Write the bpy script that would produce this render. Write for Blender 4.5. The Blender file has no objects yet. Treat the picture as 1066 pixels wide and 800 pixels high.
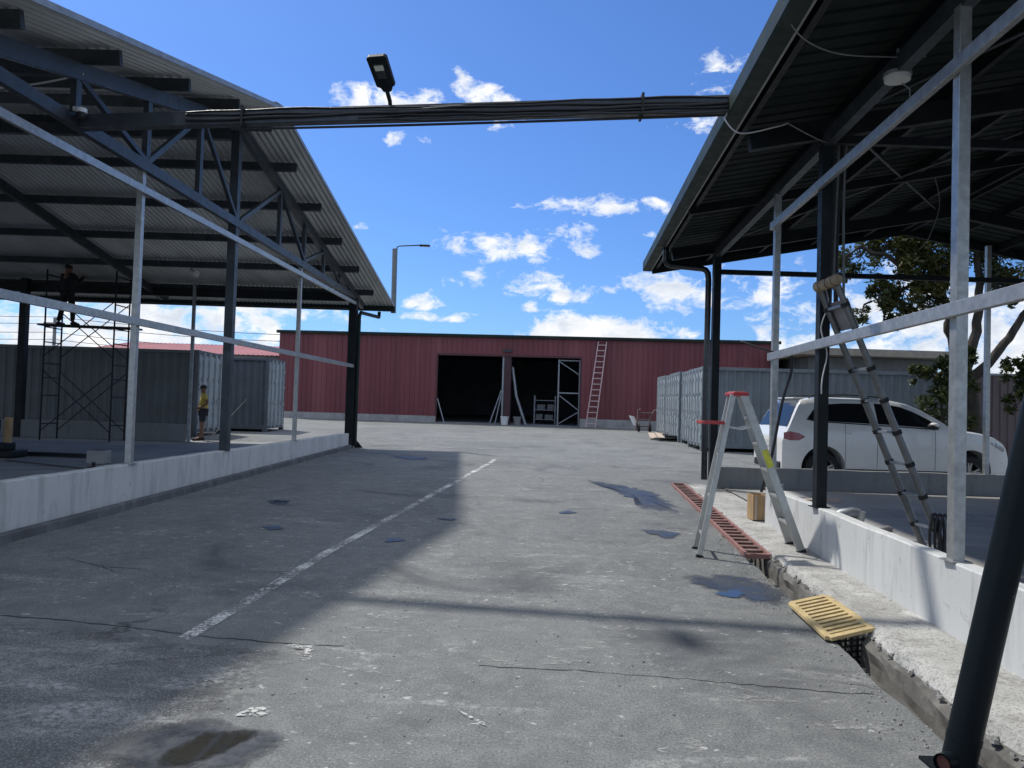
import bpy, math, random
from mathutils import Vector, Matrix, Euler
random.seed(7)
sc = bpy.context.scene
col = sc.collection
R = math.radians
def gz(y): return .0125*min(max(0.0, y-6), 54)          # the yard rises gently towards the warehouse
def LX(y, off=0): return -5.54+.034*y+off               # line of the left shed's driveway wall
def RX(y, off=0): return 2.72+.075*y+off                # line of the right shed's driveway wall
def lerp(a, b, t): return a+(b-a)*t

# ---------------------------------------------------------------- materials
class NT:
    def __init__(s, name):
        s.m = bpy.data.materials.new(name); s.m.use_nodes = True
        s.t = s.m.node_tree; s.t.nodes.clear()
        s.out = s.t.nodes.new('ShaderNodeOutputMaterial')
        s.tc = s.t.nodes.new('ShaderNodeTexCoord')
        s.co = s.tc.outputs['Object']
    def new(s, ty, **k):
        n = s.t.nodes.new(ty)
        for a, b in k.items(): setattr(n, a, b)
        return n
    def put(s, sock, v):
        if isinstance(v, bpy.types.NodeSocket): s.t.links.new(v, sock)
        elif isinstance(v, (tuple, list)) and len(v) == 3 and sock.type == 'RGBA': sock.default_value = (*v, 1)
        else: sock.default_value = v
    def mapv(s, scale=(1,1,1), rot=(0,0,0), loc=(0,0,0), vec=None):
        n = s.new('ShaderNodeMapping'); s.put(n.inputs[0], vec or s.co)
        n.inputs['Scale'].default_value = scale; n.inputs['Rotation'].default_value = rot; n.inputs['Location'].default_value = loc
        return n.outputs[0]
    def noise(s, scale, detail=4, rough=.55, dist=0, vec=None):
        n = s.new('ShaderNodeTexNoise'); s.put(n.inputs['Vector'], vec or s.co)
        n.inputs['Scale'].default_value = scale; n.inputs['Detail'].default_value = detail
        n.inputs['Roughness'].default_value = rough; n.inputs['Distortion'].default_value = dist
        return n.outputs[0]
    def voro(s, scale, feature='F1', vec=None, out=0):
        n = s.new('ShaderNodeTexVoronoi', feature=feature); s.put(n.inputs['Vector'], vec or s.co)
        n.inputs['Scale'].default_value = scale
        return n.outputs[out]
    def rng(s, v, a, b, c=0., d=1.):
        n = s.new('ShaderNodeMapRange'); s.put(n.inputs[0], v)
        for i, x in enumerate((a, b, c, d)): n.inputs[i+1].default_value = x
        return n.outputs[0]
    def math(s, op, a, b=0., clamp=False):
        n = s.new('ShaderNodeMath', operation=op, use_clamp=clamp); s.put(n.inputs[0], a); s.put(n.inputs[1], b)
        return n.outputs[0]
    def mix(s, f, a, b, blend='MIX'):
        n = s.new('ShaderNodeMix', data_type='RGBA', blend_type=blend)
        s.put(n.inputs[0], f); s.put(n.inputs[6], a); s.put(n.inputs[7], b)
        return n.outputs[2]
    def bump(s, h, strength=.3, dist=.01, nrm=None):
        n = s.new('ShaderNodeBump'); s.put(n.inputs['Height'], h)
        n.inputs['Strength'].default_value = strength; n.inputs['Distance'].default_value = dist
        if nrm: s.put(n.inputs['Normal'], nrm)
        return n.outputs[0]
    def pbr(s, color, rough=.6, metal=0., nrm=None, spec=.5, coat=0., alpha=None):
        n = s.new('ShaderNodeBsdfPrincipled')
        s.put(n.inputs['Base Color'], color); s.put(n.inputs['Roughness'], rough); s.put(n.inputs['Metallic'], metal)
        s.put(n.inputs['Specular IOR Level'], spec); s.put(n.inputs['Coat Weight'], coat)
        if nrm: s.put(n.inputs['Normal'], nrm)
        if alpha is not None: s.put(n.inputs['Alpha'], alpha)
        s.t.links.new(n.outputs[0], s.out.inputs[0])
        return s.m
def sc3(c, k): return tuple(min(1, x*k) for x in c)
def M(name, c, rough=.6, metal=0., var=.2, scale=2.5, dirt=None, damt=.4, dscale=1.2, bump=.15, bscale=60, spec=.5, coat=0., stretch=(1,1,1)):
    s = NT(name)
    v = s.mapv(stretch)
    n = s.noise(scale, 6, .6, vec=v)
    colr = s.mix(s.rng(n, .3, .7), sc3(c, 1-var), sc3(c, 1+var*.7))
    if dirt:
        d = s.noise(dscale, 8, .65, .4, vec=v)
        colr = s.mix(s.rng(d, .52, .72, 0, damt), colr, dirt)
    r = s.rng(s.noise(scale*3, 4, vec=v), .3, .7, max(.02, rough-.1), min(1, rough+.1))
    b = s.bump(s.noise(bscale, 4), bump, .004) if bump else None
    return s.pbr(colr, r, metal, b, spec, coat)
def emit_mix(): pass

galv = M('galvanised steel', (.44,.445,.435), .42, .75, .22, 14, (.24,.24,.24), .5, 2.2, .06, 30)
galv_dull = M('dull galvanised steel', (.30,.32,.34), .5, .6, .25, 9, (.16,.16,.16), .6, 2.0, .06, 30)
dark_steel = M('dark painted steel', (.011,.015,.018), .5, 0, .3, 3, (.05,.05,.05), .25, 3, .05, 60, .22)
navy_steel = M('blue grey painted steel', (.048,.057,.066), .42, .3, .25, 3, (.14,.14,.15), .35, 2.4, .05)
black_paint = M('black gloss paint', (.008,.011,.016), .2, 0, .3, 4, None, 0, 1, .04, 20, .5, .3)
sheet_left = M('zinc roof sheet', (.50,.525,.535), .5, .35, .2, 1.2, (.22,.22,.21), .5, .7, .03, 20, stretch=(1,.25,1))
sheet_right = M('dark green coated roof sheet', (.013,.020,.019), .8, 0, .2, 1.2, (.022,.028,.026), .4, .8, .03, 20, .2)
green_trim = M('green painted gutter', (.014,.026,.022), .55, 0, .25, 2, (.05,.06,.055), .3, 2, .04, 60, .2)
red_sheet = M('dark red wall sheet', (.175,.042,.049), .55, 0, .22, .9, (.30,.11,.11), .5, .5, .03, 20, stretch=(1,1,.06))
red_roof = M('faded red roof sheet', (.42,.13,.13), .55, 0, .15, .6, (.5,.25,.24), .5, .4, .03)
interior = M('dim warehouse interior', (.22,.25,.29), .9, 0, .3, .7)
conc_light = M('pale concrete', (.36,.355,.34), .85, 0, .22, 1.6, (.17,.165,.15), .7, 1.4, .35, 70)
plinth_m = M('grey cement plinth', (.24,.24,.235), .85, 0, .18, 1.2, (.13,.13,.125), .6, .9, .2, 60)
tan_cloth = M('tan sacking', (.30,.24,.16), .95, 0, .3, 12, (.12,.09,.06), .5, 8, .5, 90)
wood = M('raw timber', (.42,.28,.14), .75, 0, .3, 6, (.25,.15,.07), .5, 4, .2, 60, stretch=(1,1,.2))
pale_board = M('pale sawn board', (.5,.40,.33), .8, 0, .2, 4, (.3,.2,.15), .5, 3, .2)
alu = M('ladder aluminium', (.47,.475,.45), .42, .6, .15, 10, (.35,.33,.28), .5, 3, .05, 40)
alu_dark = M('dark anodised ladder', (.17,.175,.175), .4, .6, .2, 10, (.3,.3,.3), .3, 4, .04, 40)
pink_ladder = M('weathered pink ladder', (.55,.40,.40), .6, .1, .2, 5)
red_plastic = M('red plastic', (.42,.035,.04), .45, 0, .2, 6, (.5,.25,.22), .5, 6, .05)
black_rubber = M('black rubber', (.015,.015,.016), .75, 0, .3, 10, bump=.1)
brown_iron = M('rusty red iron', (.15,.055,.045), .75, .1, .35, 7, (.24,.15,.13), .6, 5, .3, 60)
yellow_iron = M('worn yellow iron', (.56,.43,.21), .7, 0, .3, 7, (.22,.17,.11), .75, 7, .35, 50)
white_paint = M('white enamel', (.75,.75,.74), .4, 0, .08, 3)
off_white = M('dull white plastic', (.6,.6,.58), .5, 0, .1, 5)
skin_m = M('brown skin', (.20,.105,.065), .55, 0, .12, 12, bump=.05)
hair_m = M('black hair', (.012,.01,.01), .6, 0, .3, 40)
yellow_cloth = M('yellow t-shirt cloth', (.55,.42,.10), .9, 0, .15, 8, bump=.2, bscale=30)
black_cloth = M('black work clothes', (.014,.014,.017), .9, 0, .3, 8, bump=.2, bscale=30)
shorts_cloth = M('dark shorts cloth', (.03,.032,.04), .9, 0, .3, 8, bump=.2, bscale=30)
cable_m = M('black cable sheath', (.016,.017,.019), .5, 0, .3, 10)
cable_grey = M('grey cable sheath', (.20,.21,.22), .5, 0, .2, 10)
cable_white = M('white cable sheath', (.55,.56,.56), .5, 0, .1, 10)
bark = M('grey brown bark', (.055,.046,.037), .95, 0, .35, 6, (.15,.14,.12), .4, 3, .8, 25, stretch=(1,1,.3))
def leaf_mat(name, a, b, c):
    s = NT(name)
    n = s.noise(1.1, 3); k = s.voro(7, out=1)
    sep = s.new('ShaderNodeSeparateColor'); s.put(sep.inputs[0], k)
    cc = s.mix(s.rng(n, .35, .65), a, b); cc = s.mix(s.rng(sep.outputs[0], .3, 1, 0, .7), cc, c)
    p = s.new('ShaderNodeBsdfPrincipled'); s.put(p.inputs['Base Color'], cc); p.inputs['Roughness'].default_value = .5
    t = s.new('ShaderNodeBsdfTranslucent'); s.put(t.inputs[0], s.mix(.5, cc, (.14,.17,.03)))
    mx = s.new('ShaderNodeMixShader'); mx.inputs[0].default_value = .3
    s.t.links.new(p.outputs[0], mx.inputs[1]); s.t.links.new(t.outputs[0], mx.inputs[2]); s.t.links.new(mx.outputs[0], s.out.inputs[0])
    return s.m
leaf = leaf_mat('tree leaves', (.035,.05,.014), (.075,.085,.022), (.11,.09,.03))
leaf2 = leaf_mat('shrub leaves', (.025,.045,.015), (.05,.075,.02), (.08,.09,.03))

def wall_mat(name, c, low):
    s = NT(name)
    n = s.noise(1.6, 8, .6); v = s.mapv((3,3,.35)); st = s.noise(2.0, 6, .65, .3, vec=v)
    colr = s.mix(s.rng(n, .35, .7), sc3(c,.86), c)
    colr = s.mix(s.rng(st, .50, .70, 0, .75), colr, low); ch = s.noise(6, 7, .7, .4); colr = s.mix(s.rng(ch, .60, .68, 0, .55), colr, sc3(low, .75)); colr = s.mix(s.rng(s.noise(.8, 5, .6), .45, .62, 0, .35), colr, sc3(c, .8))
    spk = s.noise(28, 3, .7); colr = s.mix(s.rng(spk, .66, .74, 0, .5), colr, sc3(low, .8))
    return s.pbr(colr, .85, 0, s.bump(s.noise(35, 5), .3, .004))
wall_white = wall_mat('whitewashed cement', (.62,.63,.62), (.30,.30,.285))
wall_grey = wall_mat('dull grey cement', (.26,.265,.265), (.16,.16,.155))

def container_mat(name, c, grime=.5):
    s = NT(name)
    n = s.noise(1.3, 7, .6); st = s.noise(3, 6, .6, .2, vec=s.mapv((1.5,1.5,.22)))
    cc = s.mix(s.rng(n, .35, .7), sc3(c,.82), sc3(c,1.1))
    cc = s.mix(s.rng(st, .55, .78, 0, grime), cc, sc3(c,.5))
    ru = s.noise(5, 8, .7); cc = s.mix(s.rng(ru, .69, .76, 0, .8), cc, (.10,.05,.03))
    return s.pbr(cc, .5, .0, s.bump(s.noise(9, 3), .08, .01))
cont_blue = container_mat('grey blue container paint', (.175,.205,.225))
cont_lite = container_mat('pale blue grey container paint', (.33,.375,.395))
cont_dark = container_mat('slate container paint', (.105,.122,.138))
cont_brown = container_mat('dusty brown fence paint', (.12,.085,.085))
rod_m = M('zinc lock rod', (.42,.45,.47), .45, .4, .2, 8, (.2,.16,.12), .4, 5)

def ground_mat():
    s = NT('old asphalt'); P = s.co
    big = s.noise(.22, 6, .6, .3); mid = s.noise(1.3, 8, .62, .2); fine = s.noise(70, 4, .7); agg = s.voro(130, out=0)
    c = s.mix(s.rng(big, .35, .65), (.122,.130,.130), (.180,.188,.184))
    m12 = s.noise(7, 7, .68, .5); c = s.mix(s.rng(mid, .38, .72, 0, .65), c, (.230,.236,.232)); c = s.mix(s.rng(m12, .50, .70, 0, .5), c, (.27,.27,.26)); c = s.mix(s.rng(m12, .48, .30, 0, .5), c, (.10,.103,.106))
    c = s.mix(s.rng(s.noise(.9, 8, .65, .6, vec=s.mapv((1,.7,1),(0,0,.4),(3,8,0))), .52, .70, 0, .6), c, (.098,.103,.103))
    # worn grey aggregate speckle
    c = s.mix(s.rng(fine, .36, .50, .6, 0), c, (.062,.065,.067))
    c = s.mix(s.rng(fine, .54, .70, 0, .45), c, (.42,.42,.41))
    # pale cement smears, stretched and broken up
    v1 = s.mapv((.5,1.9,1), (0,0,R(12))); sm = s.noise(1.5, 9, .68, .6, vec=v1)
    br = s.noise(16, 5, .7)
    f = s.math('MULTIPLY', s.rng(sm, .57, .70), s.rng(br, .42, .60)); c = s.mix(s.math('MULTIPLY', f, .85), c, (.44,.44,.425))
    v2 = s.mapv((1,.55,1), (0,0,R(-28)), (7,3,0)); s2 = s.noise(2.6, 9, .7, .8, vec=v2)
    f = s.math('MULTIPLY', s.rng(s2, .62, .70), s.rng(br, .46, .58)); c = s.mix(s.math('MULTIPLY', f, .75), c, (.44,.44,.42))
    # small paint drips
    dr = s.noise(9, 3, .6, .5, vec=s.mapv((1,1.6,1),(0,0,R(25)),(1,9,0))); c = s.mix(s.rng(dr, .66, .72, 0, .8), c, (.50,.50,.485))
    d2 = s.noise(22, 4, .65, .6, vec=s.mapv((1,1.4,1),(0,0,R(-20)),(4,2,0))); c = s.mix(s.rng(d2, .67, .72, 0, .8), c, (.52,.52,.50))
    # dark oil and damp stains
    oil = s.noise(.55, 7, .6, .9, vec=s.mapv((1,1,1),(0,0,0),(13,5,0))); c = s.mix(s.rng(oil, .55, .70, 0, .65), c, (.055,.058,.064))
    # cracks
    wv = s.new('ShaderNodeVectorMath', operation='ADD'); s.put(wv.inputs[0], P)
    nn = s.new('ShaderNodeTexNoise'); s.put(nn.inputs['Vector'], P); nn.inputs['Scale'].default_value = 1.2; nn.inputs['Detail'].default_value = 6
    vs = s.new('ShaderNodeVectorMath', operation='SCALE'); s.put(vs.inputs[0], nn.outputs[1]); vs.inputs['Scale'].default_value = .8
    s.put(wv.inputs[1], vs.outputs[0])
    cr = s.voro(.33, 'DISTANCE_TO_EDGE', vec=wv.outputs[0])
    cm = s.math('MULTIPLY', s.rng(cr, 0, .0045, 1, 0), s.rng(s.noise(.5, 3), .54, .62)); c = s.mix(s.math('MULTIPLY', cm, .8), c, (.03,.03,.032))
    h = s.math('ADD', s.math('MULTIPLY', fine, .7), s.math('MULTIPLY', agg, .6)); h = s.math('SUBTRACT', h, s.math('MULTIPLY', cm, 1.5))
    b = s.bump(h, .55, .006); b = s.bump(mid, .2, .03, b)
    return s.pbr(c, s.rng(mid, .3, .7, .72, .92), 0, b, .35)
asphalt = ground_mat()

def fade_of(s, k=1.0, noise=9, amt=.9):
    a = s.new('ShaderNodeAttribute'); a.attribute_name = 'fade'
    n = s.noise(noise, 7, .7, .4)
    return s.rng(s.math('ADD', a.outputs['Fac'], s.math('MULTIPLY', s.math('SUBTRACT', n, .5), amt*2)), .25, .25+.45*k)
def patch_mat():
    s = NT('coarse worn asphalt'); fine = s.noise(95, 4, .75); agg = s.voro(70, out=0); mid = s.noise(2.2, 8, .65, .4)
    c = s.mix(s.rng(mid, .35, .65), (.20,.205,.205), (.33,.335,.33))
    c = s.mix(s.rng(fine, .5, .68, 0, .65), c, (.46,.46,.45)); c = s.mix(s.rng(agg, .28, .5, 0, .6), c, (.06,.06,.062))
    sm = s.noise(1.5, 9, .7, .5, vec=s.mapv((.6,1.6,1),(0,0,R(18)),(2,0,0))); br = s.noise(22, 4, .7)
    c = s.mix(s.math('MULTIPLY', s.rng(sm, .46, .60), s.rng(br, .40, .62, 0, .9)), c, (.46,.465,.455))
    return s.pbr(c, .9, 0, s.bump(s.math('ADD', agg, fine), .9, .012), .3, 0, fade_of(s, .6, 12, .35))
patch_m = patch_mat()
def conc_mat():
    s = NT('broken old concrete'); n = s.noise(1.4, 8, .65, .3); fine = s.noise(55, 5, .75); m2 = s.noise(5, 8, .7, .5)
    c = s.mix(s.rng(n, .35, .68), (.36,.355,.335), (.56,.555,.53))
    c = s.mix(s.rng(m2, .50, .68, 0, .65), c, (.20,.192,.178)); c = s.mix(s.rng(fine, .34, .52, .75, 0), c, (.09,.086,.08)); c = s.mix(s.rng(s.noise(14,6,.7,.5), .56, .68, 0, .7), c, (.13,.125,.118))
    c = s.mix(s.rng(s.noise(2.0, 7, .6, .8, vec=s.mapv((1,1,1),(0,0,0),(4,4,0))), .62, .70, 0, .7), c, (.64,.635,.61))
    return s.pbr(c, .9, 0, s.bump(s.math('ADD', s.math('MULTIPLY', fine, .6), m2), .6, .012), .3)
walk_m = conc_mat()
def slab_mat(name, a, b):
    s = NT(name); n = s.noise(.5, 7, .6, .3); m2 = s.noise(3, 8, .65, .4, vec=s.mapv((.35,1.5,1)))
    c = s.mix(s.rng(n, .35, .65), a, b); c = s.mix(s.rng(m2, .55, .72, 0, .6), c, sc3(b, 1.5)); c = s.mix(s.rng(s.noise(1.1,7,.6,.6), .58, .68, 0, .6), c, sc3(a,.6))
    return s.pbr(c, .75, 0, s.bump(s.noise(40, 4), .25, .005), .4)
slab_r = slab_mat('pale shed floor cement', (.27,.262,.245), (.38,.372,.35))
slab_m = slab_mat('shed floor cement', (.19,.195,.20), (.29,.29,.285))
def wet_mat():
    s = NT('wet asphalt'); fine = s.noise(70, 4, .7); mid = s.noise(3, 6, .6, .4)
    c = s.mix(s.rng(mid, .35, .65), (.034,.038,.046), (.06,.066,.075)); c = s.mix(s.rng(fine, .6, .74, 0, .5), c, (.20,.20,.20))
    return s.pbr(c, s.rng(mid, .35, .65, .24, .6), 0, s.bump(fine, .3, .004), .5, 0, s.math('MULTIPLY', fade_of(s, 1.4, 8, .9), .95))
wet_m = wet_mat()
_w = NT('shallow water'); water_m = _w.pbr((.035,.035,.030), .03, 0, None, .6, 0, _w.math('MULTIPLY', fade_of(_w, 1.3, 16, 1.0), .88))
def paint_mat(name, c, lo, hi, sc_=14):
    s = NT(name); n = s.noise(sc_, 6, .75, .3); n2 = s.noise(2.2, 4, .6)
    a = s.rng(s.math('ADD', s.math('MULTIPLY', n, .7), s.math('MULTIPLY', n2, .45)), lo, hi)
    return s.pbr(s.mix(s.rng(n2,.3,.7), sc3(c,.85), c), .8, 0, None, .3, 0, a)
line_m = paint_mat('worn white road paint', (.62,.62,.60), .52, .63, 34)
def smear_mat():
    s = NT('cement smear'); n = s.noise(24, 6, .75, .3); n2 = s.noise(5, 5, .65, .5)
    a = s.math('MULTIPLY', fade_of(s, 1.4, 7, 1.0), s.rng(n, .46, .62, .0, .75))
    return s.pbr((.40,.40,.385), .85, 0, None, .3, 0, a)
smear_m = smear_mat()
def flake_mat():
    s = NT('flaking white paint'); n = s.noise(30, 6, .75, .4)
    a = s.math('MULTIPLY', fade_of(s, .8, 9, 1.0), s.rng(n, .47, .55, .0, .9))
    return s.pbr((.56,.56,.54), .85, 0, None, .3, 0, a)
flake_m = flake_mat()
ditch_m = M('dark wet drain concrete', (.11,.107,.097), .7, 0, .35, 3, (.03,.03,.028), .6, 2.5, .5, 40)

car_white = M('white car paint', (.80,.80,.775), .28, 0, .02, 1, None, 0, 1, 0, 1, .5, .6)
glass_dark = NT('dark tinted glass').pbr((.012,.014,.016), .06, 0, None, .35)
tail_red = NT('tail lamp red').pbr((.28,.012,.015), .12, 0, None, .5, .5)
lamp_clear = NT('head lamp lens').pbr((.35,.37,.4), .08, .3, None, .6)
rim_m = NT('alloy rim').pbr((.45,.46,.47), .28, .9)
trim_black = M('black trim plastic', (.02,.02,.021), .55, 0, .2, 8)
plate_m = NT('number plate').pbr((.62,.62,.58), .4)
lens_m = NT('lamp lens').pbr((.62,.62,.52), .2, 0, None, .5)
yellow_label = M('yellow sticker', (.60,.58,.05), .5, 0, .25, 14, (.35,.35,.2), .6, 10)
grey_label = M('grey printed label board', (.26,.245,.25), .6, 0, .2, 8)

# ---------------------------------------------------------------- mesh building
ORG = {}
class MB:
    def __init__(s): s.v = []; s.f = []; s.sm = []
    def add(s, vs, fs, smooth=False):
        o = len(s.v); s.v += [tuple(p) for p in vs]; s.f += [tuple(i+o for i in f) for f in fs]; s.sm += [smooth]*len(fs); return s
    def box(s, c, d, rz=0, rx=0, ry=0):
        m = Euler((rx, ry, rz)).to_matrix(); c = Vector(c); x, y, z = d[0]/2, d[1]/2, d[2]/2
        vs = [c+m@Vector((i*x, j*y, k*z)) for i in (-1,1) for j in (-1,1) for k in (-1,1)]
        return s.add(vs, [(0,1,3,2),(4,6,7,5),(0,4,5,1),(2,3,7,6),(0,2,6,4),(1,5,7,3)])
    def beam(s, p, q, w, h, up=(0,0,1)):
        p, q = Vector(p), Vector(q); d = (q-p).normalized(); up = Vector(up)
        a = d.cross(up)
        if a.length < 1e-4: a = d.cross(Vector((1,0,0)))
        a.normalize(); b = a.cross(d).normalized()
        vs = []
        for e in (p, q): vs += [e-a*w/2-b*h/2, e+a*w/2-b*h/2, e+a*w/2+b*h/2, e-a*w/2+b*h/2]
        return s.add(vs, [(3,2,1,0),(4,5,6,7),(0,1,5,4),(1,2,6,5),(2,3,7,6),(3,0,4,7)])
    def tube(s, pts, r, n=8, cap=True, smooth=True):
        pts = [Vector(p) for p in pts]; k = len(pts); rs = r if isinstance(r, (list, tuple)) else [r]*k
        vs = []; prev = None
        for i, p in enumerate(pts):
            t = (pts[min(i+1,k-1)]-pts[max(i-1,0)]).normalized()
            if prev is None:
                a = t.cross(Vector((0,0,1)));
                if a.length < .05: a = t.cross(Vector((1,0,0)))
            else: a = prev-t*prev.dot(t)
            a.normalize(); prev = a; b = t.cross(a)
            vs += [p+(a*math.cos(2*math.pi*j/n)+b*math.sin(2*math.pi*j/n))*rs[i] for j in range(n)]
        fs = [(i*n+j, i*n+(j+1)%n, (i+1)*n+(j+1)%n, (i+1)*n+j) for i in range(k-1) for j in range(n)]
        s.add(vs, fs, smooth)
        if cap: s.add(vs[:n], [tuple(range(n))[::-1]]); s.add(vs[-n:], [tuple(range(n))])
        return s
    def cyl(s, p, q, r, n=20, smooth=True): return s.tube([p, q], r, n, True, smooth)
    def prism(s, poly, o, u, w, d):
        o, u, w, d = Vector(o), Vector(u), Vector(w), Vector(d); n = len(poly)
        a = [o+u*x+w*y for x, y in poly]; b = [p+d for p in a]
        return s.add(a+b, [tuple(range(n))[::-1], tuple(range(n, 2*n))]+[(i, (i+1)%n, n+(i+1)%n, n+i) for i in range(n)])
    def grid(s, rows, smooth=False):
        n = len(rows[0]); vs = [p for r in rows for p in r]
        return s.add(vs, [(i*n+j, i*n+j+1, (i+1)*n+j+1, (i+1)*n+j) for i in range(len(rows)-1) for j in range(n-1)], smooth)
    def corr(s, o, u, ul, v, vl, nrm, pitch, amp, prof, nv=1, fn=None, smooth=False):
        o, u, v, nrm = Vector(o), Vector(u).normalized(), Vector(v).normalized(), Vector(nrm).normalized()
        us = []; k = 0
        while k*pitch < ul-1e-6:
            for fr, h in prof:
                if (k+fr)*pitch <= ul: us.append(((k+fr)*pitch, h))
            k += 1
        us.append((ul, prof[0][1]))
        return s.grid([[o+u*a+v*(vl*j/nv)+nrm*(h*amp) for a, h in us] for j in range(nv+1)], smooth)
    def sphere(s, c, r, n=12, m=8):
        c = Vector(c); r = r if isinstance(r, (tuple, list)) else (r,r,r)
        rows = []
        for i in range(m+1):
            t = math.pi*i/m
            rows.append([c+Vector((r[0]*math.sin(t)*math.cos(2*math.pi*j/n), r[1]*math.sin(t)*math.sin(2*math.pi*j/n), r[2]*math.cos(t))) for j in range(n+1)])
        return s.grid(rows, True)
    def mesh(s, me, mat=None):
        mat = mat or Matrix()
        return s.add([mat@v.co for v in me.vertices], [tuple(p.vertices) for p in me.polygons], True)
    def xf(s, mat): s.v = [tuple(mat@Vector(p)) for p in s.v]; return s
    def build(s, name, mat, parent=None, at=None, bevel=0, merge=False):
        org = Vector(ORG.get(parent.name, (0,0,0))) if parent else Vector(at or (0,0,0))
        me = bpy.data.meshes.new(name); me.from_pydata([tuple(Vector(p)-org) for p in s.v], [], s.f)
        me.polygons.foreach_set('use_smooth', s.sm); me.materials.append(mat); me.update()
        o = bpy.data.objects.new(name, me); col.objects.link(o)
        if parent: o.parent = parent; ORG[o.name] = tuple(org)
        else: o.location = org; ORG[o.name] = tuple(org)
        if bevel:
            b = o.modifiers.new('bevel', 'BEVEL'); b.width = bevel; b.segments = 2; b.limit_method = 'ANGLE'
        return o
SIN = [(i/6, math.sin(2*math.pi*i/6)) for i in range(6)]
TRAP = [(0,0),(.3,0),(.45,1),(.75,1),(.9,0)]
RIB = [(0,0),(.72,0),(.79,1),(.93,1)]
def tag(o, label=None, cat=None, group=None, kind=None):
    for k, v in (('label',label),('category',cat),('group',group),('kind',kind)):
        if v: o[k] = v
    return o
def thing(name, loc, label, cat, group=None, local=False, rz=0):
    o = bpy.data.objects.new(name, None); col.objects.link(o); o.location = loc; o.rotation_euler.z = rz; o.empty_display_size = .2
    ORG[o.name] = (0,0,0) if local else tuple(loc)
    return tag(o, label, cat, group)
def copy_tree(o, parent=None):
    c = o.copy(); col.objects.link(c)
    if parent: c.parent = parent
    for ch in [x for x in o.children]: copy_tree(ch, c)
    return c
def struct(o): o['kind'] = 'structure'; return o
def sag(p, q, dz, n=12):
    p, q = Vector(p), Vector(q)
    return [p.lerp(q, i/n)+Vector((0,0,-dz*4*(i/n)*(1-i/n))) for i in range(n+1)]

# ---------------------------------------------------------------- camera, sun, sky
F, P_, RO = 790.0, R(1.65), R(1.75)
fw = Vector((0, math.cos(P_), math.sin(P_))); r0 = Vector((1,0,0)); u0 = r0.cross(fw)
rt = math.cos(RO)*r0+math.sin(RO)*u0; up = math.cos(RO)*u0-math.sin(RO)*r0
cam = bpy.data.cameras.new('camera'); cam.sensor_width = 36; cam.lens = F/1066*36; cam.clip_end = 3000; cam.clip_start = .05
co = bpy.data.objects.new('camera', cam); col.objects.link(co); sc.camera = co
mw = Matrix((rt, up, -fw)).transposed().to_4x4(); mw.translation = (0,0,1.6); co.matrix_world = mw
SUN = Vector((-.54, .53, 1)).normalized(); EL = math.asin(SUN.z); AZ = math.atan2(SUN.x, SUN.y)
sl = bpy.data.lights.new('sun', 'SUN'); sl.energy = 2.9; sl.angle = R(2.0); sl.color = (1,.96,.89)
so = bpy.data.objects.new('sun', sl); col.objects.link(so); so.location = SUN*60; so.rotation_euler = SUN.to_track_quat('Z', 'Y').to_euler()
CLOUDS = [(-0.1736,.3787,.06,.0238,1),(-0.0384,.3862,.03,.0187,.9),(-0.0143,.3567,.0375,.01,.8),(-0.0132,.2075,.0825,.0213,1),(.0793,.2182,.025,.0187,.95),(.0177,.1565,.1062,.0163,.45),(.0623,.1489,.0325,.015,.7),(.1933,.154,.0775,.03,.85),(.1141,.1012,.1,.0213,1.05),(-.112,.1318,.0275,.0112,.95),(-.2047,.2253,.015,.0063,.7),(.2692,.399,.0425,.0425,.5),(.2428,.3584,.0375,.0138,.8),(.3236,.1587,.0563,.0275,.5),(.3641,.0968,.05,.02,1),(-.2666,.11,.0563,.0138,.9),(-.4178,.0891,.1562,.0375,1.15),(-.5512,.0754,.1375,.04,1.15),(.4949,.101,.1562,.0688,1.1),(.588,.0935,.1125,.075,1.1),(-.1593,.3317,.015,.01,.7),(-.128,.3339,.0138,.0063,.7),(-.0801,.4084,.0112,.0225,.5),(-.0951,.1138,.0325,.0063,.5),(.141,.2605,.1125,.01,.28),(.1913,.2302,.025,.01,.45),(.0248,.1305,.0175,.0075,.8),(-.0676,.2359,.0112,.005,.7)]
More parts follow.
